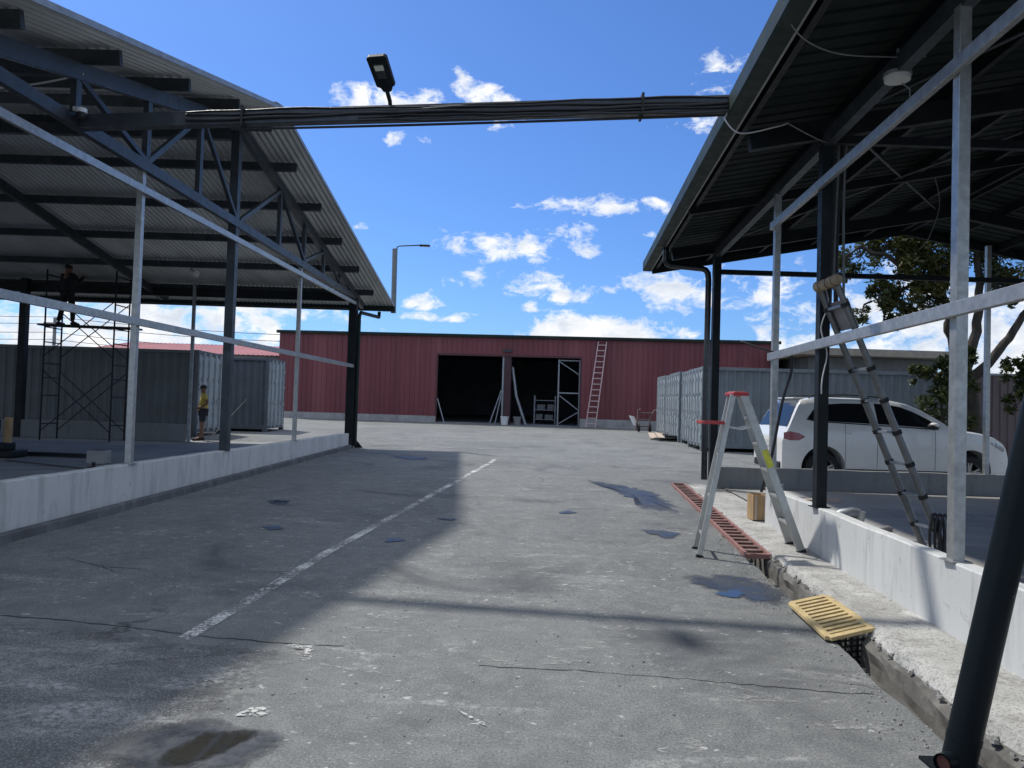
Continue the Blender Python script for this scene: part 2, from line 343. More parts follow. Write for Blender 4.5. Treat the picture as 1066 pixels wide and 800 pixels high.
def world():
    w = bpy.data.worlds.new('World'); sc.world = w; w.use_nodes = True
    s = NT.__new__(NT); s.t = w.node_tree; s.t.nodes.clear()
    out = s.new('ShaderNodeOutputWorld'); tc = s.new('ShaderNodeTexCoord'); s.co = tc.outputs['Generated']
    sky = s.new('ShaderNodeTexSky', sky_type='NISHITA', sun_disc=False); sky.sun_elevation = EL; sky.sun_rotation = AZ
    sky.altitude = 50; sky.air_density = 1.0; sky.dust_density = .6; sky.ozone_density = 2.6
    b1 = s.new('ShaderNodeBackground'); s.put(b1.inputs[0], s.mix(1.0, sky.outputs[0], (.60,.92,1.44), 'MULTIPLY')); b1.inputs[1].default_value = SKY
    sep = s.new('ShaderNodeSeparateXYZ'); s.put(sep.inputs[0], s.co)
    az = s.math('ARCTAN2', sep.outputs[0], sep.outputs[1]); el = s.math('ARCSINE', sep.outputs[2])
    mask = None
    for (a, e, wa, we, st) in CLOUDS:
        du = s.math('MULTIPLY', s.math('SUBTRACT', az, a), 1/(wa*1.3))
        dv = s.math('MULTIPLY', s.math('SUBTRACT', el, e-we*.25), 1/(we*1.5))
        dv = s.math('MAXIMUM', dv, s.math('MULTIPLY', dv, -1.9))         # flat bottoms
        d = s.math('ADD', s.math('MULTIPLY', du, du), s.math('MULTIPLY', dv, dv))
        m = s.math('MULTIPLY', s.math('SUBTRACT', 1.0, d), st)
        m = s.math('MAXIMUM', m, -1.0)
        mask = m if mask is None else s.math('MAXIMUM', mask, m)
    vec = s.mapv((1,1,1.7)); n = s.noise(24, 10, .66, .35, vec=vec); n2 = s.noise(9, 5, .55, .2, vec=vec)
    fb = s.math('ADD', s.math('MULTIPLY', s.math('SUBTRACT', n, .5), 2.2), s.math('MULTIPLY', s.math('SUBTRACT', n2, .5), 1.4))
    dens = s.math('ADD', s.math('MULTIPLY', mask, .85), s.math('MULTIPLY', fb, 1.75))
    # unseen cloud beside and behind the camera, thickened to give neutral fill light
    far = s.math('MULTIPLY', s.rng(s.noise(5, 8, .6, .3, vec=s.mapv((1,1,3.2))), .36, .60), s.rng(el, .02, .7, .95, .6))
    side = s.rng(s.math('ABSOLUTE', az), .72, .95)
    f = s.math('MAXIMUM', s.rng(dens, .28, .90), s.math('MULTIPLY', far, side))
    over = s.math('MULTIPLY', s.rng(s.noise(2.2, 8, .6, .3, vec=vec), .34, .54, .45, 1.0), s.rng(el, .62, .80))   # cloud cover added above the view as neutral fill light
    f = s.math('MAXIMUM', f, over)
    f = s.math('MULTIPLY', f, s.rng(el, -.01, .02))
    shade = s.rng(s.noise(18, 6, .6, .2, vec=s.mapv((1,1,1.7),(0,0,0),(.0,.0,.018))), .36, .66)
    cc = s.mix(shade, (.62,.68,.78), (1,1,1)); 
    cc = s.mix(s.rng(dens, .2, 1.1), (.80,.87,.97), cc)
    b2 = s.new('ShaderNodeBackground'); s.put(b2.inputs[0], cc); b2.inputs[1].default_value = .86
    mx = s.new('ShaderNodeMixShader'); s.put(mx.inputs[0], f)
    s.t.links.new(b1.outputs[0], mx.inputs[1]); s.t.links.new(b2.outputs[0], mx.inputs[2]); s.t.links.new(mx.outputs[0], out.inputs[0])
SKY = .079
world()
vs_ = sc.view_settings; vs_.view_transform = 'Standard'; vs_.look = 'None'; vs_.exposure = .36; vs_.gamma = 1; vs_.use_curve_mapping = False
# ---------------------------------------------------------------- setting: yard, footway, drain, floors
def chL(y): return 2.20+.0925*(y-4.0)       # left lip of the drain
def chR(y): return chL(y)+.27
YE = 15.3
def gpt(x, y, dz=0): return (x, y, gz(y)+dz)
rnd = random.Random(3)
mb = MB()
ys = [-60, -20, -8]+[-4+.25*i for i in range(int((YE+4)/.25)+1)]
if ys[-1] < YE-1e-6: ys.append(YE)
def lip(y): return chL(y)+(.018*math.sin(y*5.1)+.012*math.sin(y*13.7+1) if -4 < y < 15 else 0)
mb.grid([[gpt(-300, y), gpt(-60, y), gpt(-20, y), gpt(-5, y), gpt(0, y), gpt(lip(y), y)] for y in ys])
mb.grid([[gpt(lip(y), y), gpt(lip(y)+.015, y, -.3)] for y in ys])
ys2 = [YE, 18, 22, 26, 30, 36, 44, 52, 60, 90, 200, 900]
mb.grid([[gpt(x, y) for x in (-300, -60, -20, -5, 0, lip(YE))] for y in ys2])
mb.grid([[gpt(x, y) for x in (lip(YE), 6, 15, 60, 300)] for y in ys2])
mb.grid([[gpt(x, y) for x in (15.0, 60, 300)] for y in (-60, -20, 0, 6, YE)])
struct(mb.build('ground', asphalt))
# drain floor and the old concrete footway beside it
mb = MB(); yy = [y for y in ys if y >= -8]
mb.grid([[gpt(chL(y)-.03, y, -.19+.02*math.sin(y*3)), gpt(chR(y)+.05, y, -.18+.02*math.sin(y*4+1))] for y in yy])
struct(mb.build('drain_channel', ditch_m))
def wz(y): return .09+.35*gz(y)
mb = MB(); yw = [-8+.12*i for i in range(int(23.3/.12)+1)]
def kj(y): return .022*math.sin(y*7.3)+.016*math.sin(y*17.1+2)+rnd.uniform(-.014, .014)
edge = []
for y in yw:
    j = kj(y); b = chR(y)
    xr = RX(y)+.04 if y < 10.4 else RX(y)+.35
    edge.append([(b+.02, y, gz(y)-.28), (b+j*.6, y, wz(y)-.07+rnd.uniform(-.01,.01)), (b+.035+j, y, wz(y)-.012+rnd.uniform(-.008,.006)), (b+.09+j, y, wz(y)+rnd.uniform(-.004,.004)), (lerp(b+.1, xr, .4), y, wz(y)+.012*math.sin(y*1.7)), (lerp(b+.1, xr, .75), y, wz(y)+.01*math.sin(y*2.3+1)), (xr, y, wz(y))])
mb.grid(edge)
e = edge[-1]; mb.add([*e, (e[-1][0], e[-1][1], -.2), (e[0][0], e[0][1], -.2)], [tuple(range(9))])
struct(mb.build('footway', walk_m))
mb = MB(); rr = []
for y in [v for v in yw if v < YE-.02]:      # dirty broken lower course of the kerb beside the drain
    j = .03*math.sin(y*5.7)+rnd.uniform(-.02,.02)
    q1, q2, q3 = (rnd.uniform(-.012,.012) for _ in range(3))
    rr.append([gpt(chR(y)-.05+j*.4, y, -.22), gpt(chR(y)-.05+q1, y, -.10+q2), gpt(chR(y)-.045+j*.5+q2, y, -.02+j*.5+q1), gpt(chR(y)-.01+j+q3*.6, y, .008+j*.4+q2*.6), gpt(chR(y)+.06, y, .022+j*.3)])
mb.grid(rr); struct(mb.build('kerb', M('dirty broken kerb', (.15,.143,.13), .95, 0, .4, 5, (.05,.048,.042), .8, 4, .8, 45)))
mb = MB()
mb.grid([[(RX(y)+(.05 if y < 10.4 else .30), y, .15), (9, y, .15), (15.0, y, .15)] for y in (-8, 0, 6, 10.35, 10.45, 14.6, YE)])
struct(mb.build('shed_floor', slab_r))
mb = MB()
mb.grid([[(-30, y, .25), (-15, y, .25), (LX(y)-.05, y, .25)] for y in (-8, 4, 12, 23.4)])
mb.add([(-30,23.4,.25),(LX(23.4)-.05,23.4,.25),(LX(23.4)-.05,23.4,0),(-30,23.4,0)], [(0,1,2,3)])
struct(mb.build('shed_floor', slab_m))

def blob(cx, cy, rx, ry, dz, n=40, seed=0, rough=.25, rot=0):
    q = random.Random(seed); ph = [(q.uniform(0, 6.28), q.uniform(.3, 1)) for _ in range(5)]
    pts = []
    for i in range(n):
        a = 2*math.pi*i/n; r = 1+rough*sum(w*math.sin((k+2)*a+p)/(k+1.5) for k, (p, w) in enumerate(ph))
        x, y = rx*r*math.cos(a), ry*r*math.sin(a)
        pts.append(gpt(cx+x*math.cos(rot)-y*math.sin(rot), cy+x*math.sin(rot)+y*math.cos(rot), dz))
    return pts
def sheet(name, pts, m):
    mb = MB(); c = [sum(p[i] for p in pts)/len(pts) for i in range(3)]; n = len(pts)
    ks = (1, .93, .82, .62, .35, 0)
    mb.grid([[tuple(lerp(c[j], p[j], k) for j in range(3)) for p in pts+pts[:1]] for k in ks])
    o = struct(mb.build(name, m)); at = o.data.attributes.new('fade', 'FLOAT', 'POINT')
    at.data.foreach_set('value', [f for f in (0, .22, .5, .8, 1, 1) for _ in range(n+1)])
    return o
def ragged(poly, dz, seed, amp=.05, step=.12):
    q = random.Random(seed); out = []
    for i, a in enumerate(poly):
        b = poly[(i+1)%len(poly)]; k = max(1, int(math.dist(a, b)/step))
        for t in range(k): out.append(gpt(lerp(a[0], b[0], t/k)+q.uniform(-amp, amp), lerp(a[1], b[1], t/k)+q.uniform(-amp, amp), dz))
    return out
sheet('asphalt_patch', ragged([(-7,5.45),(-5.0,5.6),(-3.09,5.38),(-2.06,5.1),(-1.41,5.0),(-1.05,4.98),(-1.06,4.5),(-1.13,3.89),(-1.10,3.3),(-1.0,2.4),(-7,2.4)], .004, 5), patch_m)
sheet('wet_patch', blob(-1.42, 3.50, .42, .34, .008, seed=4), wet_m)
sheet('puddle', blob(-1.34, 3.50, .17, .20, .012, seed=2, rough=.45), water_m)
sheet('wet_patch', blob(2.13, 6.95, .40, .62, .004, seed=11, rough=.3, rot=.1), wet_m)
sheet('puddle', blob(1.97, 6.68, .12, .17, .009, seed=8, rough=.5, rot=.5), water_m)
sheet('wet_patch', ragged([(1.52,16.0),(2.27,15.0),(2.75,13.94),(2.72,11.93),(2.5,11.1),(2.06,11.57),(2.15,12.84),(1.75,14.6)], .004, 9, .09), wet_m)
for i, (x, y, a, b) in enumerate([(1.95,9.62,.24,.30),(.86,11.14,.13,.18),(-1.28,8.65,.11,.15),(-3.41,11.31,.20,.26),(-2.51,19.73,.5,.55),(-2.82,9.2,.14,.16),(-.81,10.22,.12,.12),(2.1,13.24,.14,.25),(-3.3,4.0,.35,.25)]):
    sheet('wet_patch', blob(x, y, a, b, .009, seed=30+i, rough=.5), wet_m)
for i, (x, y, a, b) in enumerate([(-3.41,11.31,.14,.15)]):
    sheet('puddle', blob(x, y, a, b, .013, seed=60+i, rough=.5), water_m)
def crack(pts, w, seed):
    q = random.Random(seed); mb = MB(); rows = []
    for a, b in zip(pts, pts[1:]):
        k = max(2, int(math.dist(a, b)/.06))
        for t in range(k):
            x, y = lerp(a[0], b[0], t/k), lerp(a[1], b[1], t/k)+q.gauss(0, .008); ww = w*q.uniform(.3, 1.1); rows.append([gpt(x, y-ww, .0025), gpt(x, y+ww, .0025)])
    mb.grid(rows); struct(mb.build('crack', M('open crack', (.03,.03,.031), .95, 0, .3, 9)))
crack([(-.15,4.70),(.5,4.66),(1.1,4.58),(1.9,4.44),(2.2,4.42)], .006, 1)
crack([(-5.6,5.50),(-4.2,5.52),(-3.1,5.38),(-2.06,5.12),(-1.41,5.01),(-.98,4.99)], .009, 2)
crack([(-4.2,7.3),(-3.7,7.0),(-3.2,6.95)], .006, 3)
# long worn white line and other paint on the yard
mb = MB(); line = [(-2.11,5.02),(-2.02,6.05),(-1.86,7.88),(-1.49,10.85),(-.98,15.0),(-.45,19.3),(-.38,20.2)]
rows = []
for (a, b) in zip(line, line[1:]):
    for t in range(8):
        x, y = lerp(a[0], b[0], t/8), lerp(a[1], b[1], t/8); w = .055
        rows.append([gpt(x-w, y, .005), gpt(x+w, y, .005)])
mb.grid(rows); struct(mb.build('road_marking', line_m))
for i, (poly) in enumerate([[(-1.42,5.03),(-1.22,5.0),(-1.17,4.7),(-1.24,4.68),(-1.27,4.90),(-1.42,4.93)], [(-1.18,3.98),(-1.3,3.98),(-1.34,3.85),(-1.18,3.84)],
        [(-.23,4.02),(-.09,3.86),(-.08,3.80),(-.2,3.95)], [(-6.6,54.2),(-3.2,54.2),(-3.0,52.8),(-6.4,52.8)], [(-4.1,46.0),(-2.4,45.8),(-2.4,44.2),(-4.0,44.3)]]):
    sheet('paint_patch', ragged(poly, .007, 70+i, .02, .06 if i < 3 else .4), flake_m)
q = random.Random(12)
for i in range(70):
    y = q.choice([q.uniform(3.2, 8), q.uniform(5, 14), q.uniform(10, 26)]); x = q.uniform(-1.3, 2.0) if y < 9 else q.uniform(-4.0, 2.3)
    sheet('cement_smear', blob(x, y, q.uniform(.05, .3), q.uniform(.03, .10), .0018+.00004*i, seed=100+i, n=24, rough=.6, rot=q.uniform(-.5, .4)), smear_m)

mb = MB(); q = random.Random(77)
def pebble(x, y, z, r):
    a = q.uniform(0, 6.28); vs = [(x+r*q.uniform(.7,1.3)*math.cos(a+k*2*math.pi/6), y+r*q.uniform(.7,1.3)*math.sin(a+k*2*math.pi/6), z+r*.1*q.random()) for k in range(6)]
    tp_ = [(x+(v[0]-x)*.6, y+(v[1]-y)*.6, z+r*q.uniform(.5,.9)) for v in vs]
    mb.add(vs+tp_, [tuple(range(6,12))]+[(k, (k+1)%6, 6+(k+1)%6, 6+k) for k in range(6)])
for i in range(900):
    y = q.uniform(2.5, 9.5); k = q.random()
    if k < .45: x = chR(y)+q.gauss(-.03, .06); z = gz(y)-.185 if x < chR(y)-.03 else gz(y)+.02; z = max(z, gz(y)-.185); x = min(x, chR(y)+.02) if z > gz(y)-.1 else x
    elif k < .75: x = chL(y)-abs(q.gauss(.03, .16))-.03; z = gz(y)
    else: x = q.uniform(-2.2, 2.1); z = gz(y)
    pebble(x, y, z, q.uniform(.004, .012) if k > .45 else q.uniform(.006, .024))
tag(mb.build('gravel', M('grey grit', (.26,.255,.24), .9, 0, .5, 30)), 'loose grey grit scattered along the open drain and over the asphalt', 'gravel', None, 'stuff')

# ---------------------------------------------------------------- low walls and kerb
def low_wall(name, a, b, th, z0, z1, m, label, side=1, cap=True, group='low cement walls round the sheds'):
    a, b = Vector(a), Vector(b); d = b-a; L = d.length; d.normalize(); nrm = Vector((-d.y, d.x, 0))*side
    mb = MB(); n = max(2, int(L/.35)); qq = random.Random(int(L*100))
    rows = []
    for i in range(n+1):
        p = a+d*(L*i/n); j = qq.uniform(-.006, .006); k = qq.uniform(-.006, .006)
        rows.append([p+Vector((0,0,z0)), p+nrm*k*.6+Vector((0,0,z1-.012+j)), p+nrm*.012+Vector((0,0,z1+j)), p+nrm*(th-.012)+Vector((0,0,z1+k)), p+nrm*th+Vector((0,0,z1-.012+k)), p+nrm*th+Vector((0,0,z0))])
    rows = [[tuple(v) for v in r] for r in rows]
    mb.grid(rows)
    for r in (rows[0], rows[-1]): mb.add(r, [tuple(range(6))])
    return tag(mb.build(name, m, at=(a+b)/2), label, 'wall', group)
low_wall('low_wall', (LX(-3), -3, 0), (LX(22.45), 22.45, 0), .16, -.05, .645, wall_white, 'long whitewashed low wall along the left side of the driveway under the left shed', 1)
low_wall('low_wall', (RX(-3), -3, 0), (RX(10.38), 10.38, 0), .12, -.05, .605, wall_white, 'sunlit whitewashed low wall beside the drain, carrying the right shed posts', -1)
low_wall('low_wall', (3.99, 14.62, 0), (14.6, 14.62, 0), .15, .0, .555, wall_grey, 'dull grey low wall crossing in front of the white car', 1)
low_wall('low_wall', (-24, 22.42, 0), (-9.62, 22.42, 0), .15, .2, .76, wall_grey, 'dull grey plinth wall in front of the dark container at the back of the left shed', 1)
mb = MB(); rows = []
for i in range(90):
    y = -3+25.4*i/89; j = .012*math.sin(i*1.7)+.01*math.sin(i*.63)
    rows.append([(LX(y,.02), y, gz(y)+.10), (LX(y,.085)+j, y, gz(y)+.10), (LX(y,.11)+j, y, gz(y)+.085), (LX(y,.13)+j, y, gz(y)-.05)])
mb.grid(rows); kerb_m = M('stained kerb cement', (.11,.113,.115), .9, 0, .35, 2.5, (.28,.28,.27), .6, 2.0, .4, 40, stretch=(1,1,.4))
struct(mb.build('kerb', kerb_m))
mb = MB(); mb.prism([(0,0),(1.0,0),(.75,.8),(0,.95)], (-6.3, 6.35, 0), (1,0,0), (0,1,0), (0,0,.07)); struct(mb.build('kerb_ramp', conc_light))

# ---------------------------------------------------------------- left shed
RY, RZ, EY, EZ, NY = 13.5, 6.82, 24.5, 4.70, 4.2      # ridge, far eave, near eave
SF = (RZ-EZ)/(EY-RY); SN = .243
def zroof(y): return RZ-SF*(y-RY) if y >= RY else RZ-SN*(RY-y)
LS = thing('open_shed', (-9, 13.5, 0), 'open steel shed with pale corrugated gable roof on the left of the driveway', 'shed', 'open steel sheds')
mb = MB(); off = .8; W = 22
d = Vector((-1,0,0))
for (y0, y1) in ((RY, EY), (RY, NY)):
    rows = []; nv = 6
    v = Vector((LX(y1)-LX(y0), y1-y0, zroof(y1)-zroof(y0)))
    p0 = Vector((LX(RY, off), RY, RZ))
    nrm = Vector((0, -v.z, v.y)) if y1 > y0 else Vector((0, v.z, -v.y)); nrm.normalize()
    mb.corr(p0, (-1,0,0), W, v.normalized(), v.length, nrm, .125, .022, SIN, 2)
mb.build('roof_sheet', sheet_left, LS)
mb = MB(); p = Vector((LX(RY, off)+.01, RY, RZ+.03)); mb.beam(p+Vector((0,-.18,-.02)), p+Vector((-W,-.18,-.02)), .36, .012, (0,-.2,1)); mb.beam(p+Vector((0,.18,-.02)), p+Vector((-W,.18,-.02)), .36, .012, (0,.2,1)); mb.build('ridge_cap', sheet_left, LS)
# thin bright barge edge
mb = MB()
for y0, y1 in ((RY, EY), (NY, RY)):
    mb.beam((LX(y0, off+.02), y0, zroof(y0)-.005), (LX(y1, off+.02), y1, zroof(y1)-.005), .02, .07)
mb.build('barge_flashing', galv_dull, LS)
# purlins, ends poking out under the verge
for y in [22.9, 21.0, 19.1, 17.2, 15.4, 13.9, 12.4, 10.65, 8.9, 7.2, 5.5]:
    z = zroof(y)-.12
    mb = MB(); mb.beam((LX(y, .48), y, z), (LX(y, .48)-W+.6, y, z), .07, .17, (0, SF if y > RY else -SN, 1)); mb.build('purlin', navy_steel, LS)
# end truss in the wall plane: bottom chord, rafters, king post and webs
BC = 4.80
def tp(y, z, o=0): return Vector((LX(y, o), y, z))
def chordz(y): return zroof(y)-.30
def truss(o, webs=True, full=True):
    t = MB(); t.beam(tp(4.9, BC, o), tp(22.7, BC-.1, o), .09, .15); t.build('bottom_chord', navy_steel, LS) if full else None
    t = MB(); t.beam(tp(RY, chordz(RY), o), tp(23.6, chordz(23.6), o), .10, .20); t.build('rafter', navy_steel, LS)
    t = MB(); t.beam(tp(RY, chordz(RY), o), tp(4.4, chordz(4.4), o), .10, .20); t.build('rafter', navy_steel, LS)
    if not webs: return
    nodes = [6.9, 8.85, 10.47, 12.1, 13.68, 15.9, 17.6, 19.2, 20.8]
    for y in nodes:
        if y in (13.68,): continue
        t = MB(); t.beam(tp(y, BC, o-.005), tp(y, chordz(y)-.02, o-.005), .075, .11, (0,1,0)); t.build('web_strut', navy_steel, LS)
    for a, b in [(8.85,10.47),(10.47+.0,12.1),(12.1,13.6),(13.78,15.9),(15.9,17.6),(17.6,19.2),(19.2,20.8),(8.85,6.9)]:
        lo, hi = (b, a) if (a < 11 or a in (12.1,)) else (a, b)
        if (a, b) == (10.47, 12.1): lo, hi = 10.47, 12.1
        if (a, b) in ((15.9,17.6),(19.2,20.8)): lo, hi = (b, a)
        if (a, b) == (12.1,13.6): lo, hi = 13.6, 12.1
        t = MB(); t.beam(tp(lo, BC+.03, o+.006), tp(hi, chordz(hi)-.06, o+.006), .06, .08, (0,1,0)); t.build('web_brace', navy_steel, LS)
truss(0)
truss(-6.1, False, False); truss(-12.2, True, True)
# columns
def post(y, z0, z1, w, m, o=0, dpt=None):
    t = MB(); t.box((LX(y, o-.05), y, (z0+z1)/2), (dpt or w, w, z1-z0)); t.box((LX(y, o-.05), y, z0+.006), (.15, .2, .012)); return t.build('post', m, LS, bevel=.004)
post(13.66, .64, 6.42, .15, navy_steel, dpt=.15)
post(10.47, .64, 4.74, .085, galv); post(17.56, .64, 4.74, .085, galv)
post(22.72, gz(22.7), chordz(22.7)-.05, .24, dark_steel, dpt=.24)
post(4.95, .64, 4.74, .15, navy_steel)
for x, m, w in ((-9.52, galv_dull, .085), (-14.55, dark_steel, .2), (-19.5, dark_steel, .2)):
    t = MB(); t.box((x, 22.5, 2.6), (w, w, 4.7)); t.build('post', m, LS, bevel=.004)
for o in (-6.1, -12.2):
    t = MB(); t.box((LX(4.95, o), 4.95, 2.5), (.15,.15,4.5)); t.build('post', navy_steel, LS)
# galvanised rails along the driveway side
t = MB(); t.beam(tp(-2, 4.33, .03), tp(22.6, 4.52, .03), .05, .10); t.build('rail', galv, LS, bevel=.004)
t = MB(); t.beam(tp(-2, 2.55, .03), tp(22.55, 2.64, .03), .05, .10); t.build('rail', galv, LS, bevel=.004)
# eave beams across the back
t = MB(); t.beam((LX(22.7), 22.7, 4.70), (-27, 22.7, 4.70), .14, .24); t.build('eave_beam', dark_steel, LS)
t = MB(); t.beam((LX(22.7), 22.55, 4.40), (-27, 22.55, 4.36), .06, .10); t.build('tie_rail', dark_steel, LS)
t = MB(); t.beam((LX(13.6,-.1), 13.6, 6.35), (-27, 13.6, 6.35), .12, .2); t.build('ridge_beam', navy_steel, LS)
t = MB(); t.beam((LX(8.85), 8.9, 5.42), (-27, 8.9, 5.38), .1, .14); t.build('tie_rail', navy_steel, LS)
# gutter and downpipe
t = MB(); x0, x1 = LX(EY, off)+.05, -27
g = [(0,0),(.16,0),(.16,.17),(.145,.17),(.145,.015),(.015,.015),(.015,.17),(0,.17)]
t.prism(g, (x0, EY-.05, EZ-.16), (0,1,0), (0,0,1), (x1-x0, 0, 0)); t.build('gutter', green_trim, LS)
t = MB(); xd = LX(22.72)
t.tube([(LX(24.3,.35), 24.5, 4.5), (LX(24.3,.35), 24.45, 4.33), (xd+.15, 22.80, 4.27), (xd+.128, 22.72, 4.15), (xd+.128, 22.72, gz(22.7)+.06)], .055, 10); t.build('downpipe', green_trim, LS)
t = MB(); t.prism([(0,0),(.26,0),(0,.3)], (xd+.1, 22.75, gz(22.7)), (1,0,0), (0,0,1), (0,.04,0)); t.build('base_gusset', dark_steel, LS)
# a looping white cable and a strip lamp bracket under the roof
t = MB(); t.tube(sag((-8.0, 8.92, 5.40), (LX(8.9)+.06, 8.87, 5.37), .22), .012, 6); t.build('hanging_cable', cable_white, LS)
for x, y in ((-9.0, 21.0), (-17, 21.0)):
    L = thing('shed_lamp', (x, y, zroof(y)-.21), 'small dim lamp on a purlin under the left shed roof, '+{-9.0:'nearest the driveway',-17:'farthest to the left'}[x], 'lamp', 'lamps under the left shed roof')
    z = zroof(y)-.21
    t = MB(); t.box((x, y, z-.05), (.05,.05,.12)); t.build('bracket', galv_dull, L)
    t = MB(); t.tube([(x-.02,y-.05,z-.1),(x+.10,y-.12,z-.16),(x+.22,y-.16,z-.19)], [.05,.08,.1], 10); t.build('lamp_shade', off_white, L)

# ---------------------------------------------------------------- right shed
RS = thing('open_shed', (8.6, 8, 0), 'open steel shed with dark green roof and gutter on the right of the driveway', 'shed', 'open steel sheds')
SL = .186; HW = 5.65; YN, YF = -3.0, 16.86
def ex(y): return RX(y, -1.0)
def zr(dx): return 4.87+SL*min(dx, 2*HW-dx)     # dx from the left eave
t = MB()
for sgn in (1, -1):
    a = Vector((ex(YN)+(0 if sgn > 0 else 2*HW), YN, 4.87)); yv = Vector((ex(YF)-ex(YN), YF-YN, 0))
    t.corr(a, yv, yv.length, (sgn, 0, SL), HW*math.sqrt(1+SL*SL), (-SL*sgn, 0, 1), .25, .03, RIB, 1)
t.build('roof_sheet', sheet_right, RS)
dy = Vector((.075,1,0)).normalized()
def rp(y, dx, z): return Vector((ex(y)+dx, y, z))
for dx in [.15, 1.25, 2.4, 3.55, 4.7, 5.55]:
    for dd in (dx, 2*HW-dx):
        z = zr(dd)-.10; t = MB(); t.beam(rp(YN, dd, z), rp(YF-.04, dd, z), .06, .15); t.build('purlin', dark_steel, RS)
for y in (14.6, 8.35, 2.1):
    for s in (0, 1):
        t = MB(); t.beam(rp(y, .2 if not s else 2*HW-.2, zr(.2)-.29), rp(y, HW, zr(HW)-.29), .11, .22); t.build('rafter', dark_steel, RS)
for y in (16.75, 11.6, 5.4):
    for s in (0, 1):
        t = MB(); t.beam(rp(y, .05 if not s else 2*HW-.05, zr(.05)-.19), rp(y, HW, zr(HW)-.19), .06, .14); t.build('rafter', dark_steel, RS)
for y in (14.6, 8.35, 2.1):
    t = MB(); t.beam(rp(y, 1.0, 4.31 if y > 14 else 4.66), rp(y, 2*HW-1, 4.31 if y > 14 else 4.66), .08, .09); t.build('tie_beam', dark_steel, RS)
    for dx in (3.3, HW, 8.0):
        t = MB(); t.beam(rp(y, dx, 4.31 if y > 14 else 4.66), rp(y, dx, zr(dx)-.3), .06, .06, (0,1,0)); t.build('web_strut', dark_steel, RS)
for a, b in ((2.1, 8.35), (8.35, 14.6)):
    t = MB(); t.tube([rp(a, 1.2, zr(1.2)-.2), rp(b, 5.3, zr(5.3)-.2)], .02, 6); t.build('brace_rod', navy_steel, RS)
    t = MB(); t.tube([rp(b, 1.2, zr(1.2)-.2), rp(a, 5.3, zr(5.3)-.2)], .02, 6); t.build('brace_rod', navy_steel, RS)
t = MB(); t.beam(rp(YN, 1.06, 4.64), rp(14.7, 1.06, 4.64), .10, .16); t.build('eave_beam', navy_steel, RS)
t = MB(); t.beam(rp(YN, 2*HW-1.06, 4.64), rp(14.7, 2*HW-1.06, 4.64), .10, .16); t.build('eave_beam', dark_steel, RS)
# verge flashing at the far gable, gutter along the driveway
for s in (0, 1):
    t = MB(); t.beam(rp(YF, 0 if not s else 2*HW, 4.80), rp(YF, HW, zr(HW)-.07), .03, .22); t.build('verge_flashing', green_trim, RS)
t = MB(); g = [(0,.02),(.02,0),(.17,0),(.17,.20),(.155,.20),(.155,.015),(.02,.015),(.015,.20),(0,.20)]
t.prism(g, (ex(YN)-.14, YN, 4.70), (1,0,0), (0,0,1), (ex(YF+.05)-ex(YN), YF+.05-YN, 0)); t.build('gutter', green_trim, RS)
t = MB(); t.beam((ex(YN)+.045, YN, 4.715), (ex(YF)+.045, YF+.02, 4.715), .022, .025); t.build('gutter_lip', galv_dull, RS)
t = MB(); px = RX(14.45)
t.tube([(2.86, 14.4, 4.74), (2.86, 14.4, 4.45), (2.89, 14.4, 4.40), (2.95, 14.4, 4.37), (px-.25, 14.4, 4.325), (px-.18, 14.4, 4.30), (px-.135, 14.4, 4.24), (px-.12, 14.4, 4.12), (px-.12, 14.4, .32)], .058, 12); t.build('downpipe', black_paint, RS)
def rpost(x, y, z0, z1, w, m, d=None):
    t = MB(); t.box((x, y, (z0+z1)/2), (d or w, w, z1-z0)); t.box((x, y, z0+.005), (w+.07, w+.07, .01)); return t.build('post', m, RS, bevel=.004)
rpost(RX(14.5)+.06, 14.5, .05, 4.6, .14, dark_steel)
rpost(RX(8.3)+.045, 8.3, .60, 4.58, .115, dark_steel)
rpost(RX(5.39)+.045, 5.39, .60, 4.58, .085, galv); rpost(RX(10.2)+.04, 10.2, .60, 4.58, .08, galv)
rpost(RX(2.1)+.06, 2.1, .60, 4.58, .14, dark_steel)
rpost(9.2, 14.7, .55, 5.0, .085, galv); rpost(11.9, 14.7, .55, 5.0, .085, galv)
for y in (14.6, 8.35, 2.1):
    rpost(ex(y)+2*HW-1.06, y, .1, 4.58, .14, dark_steel)
t = MB(); t.box((9.62, 21.2, 2.2), (.01,.01,.01)) if False else None
t = MB(); t.beam((RX(4.2,-.025), 4.2, 4.115), (RX(10.25,-.025), 10.25, 4.14), .05, .10); t.build('rail', galv, RS, bevel=.004)
t = MB(); t.beam((RX(4.2,-.025), 4.2, 2.375), (RX(10.25,-.025), 10.25, 2.365), .05, .10); t.build('rail', galv, RS, bevel=.004)
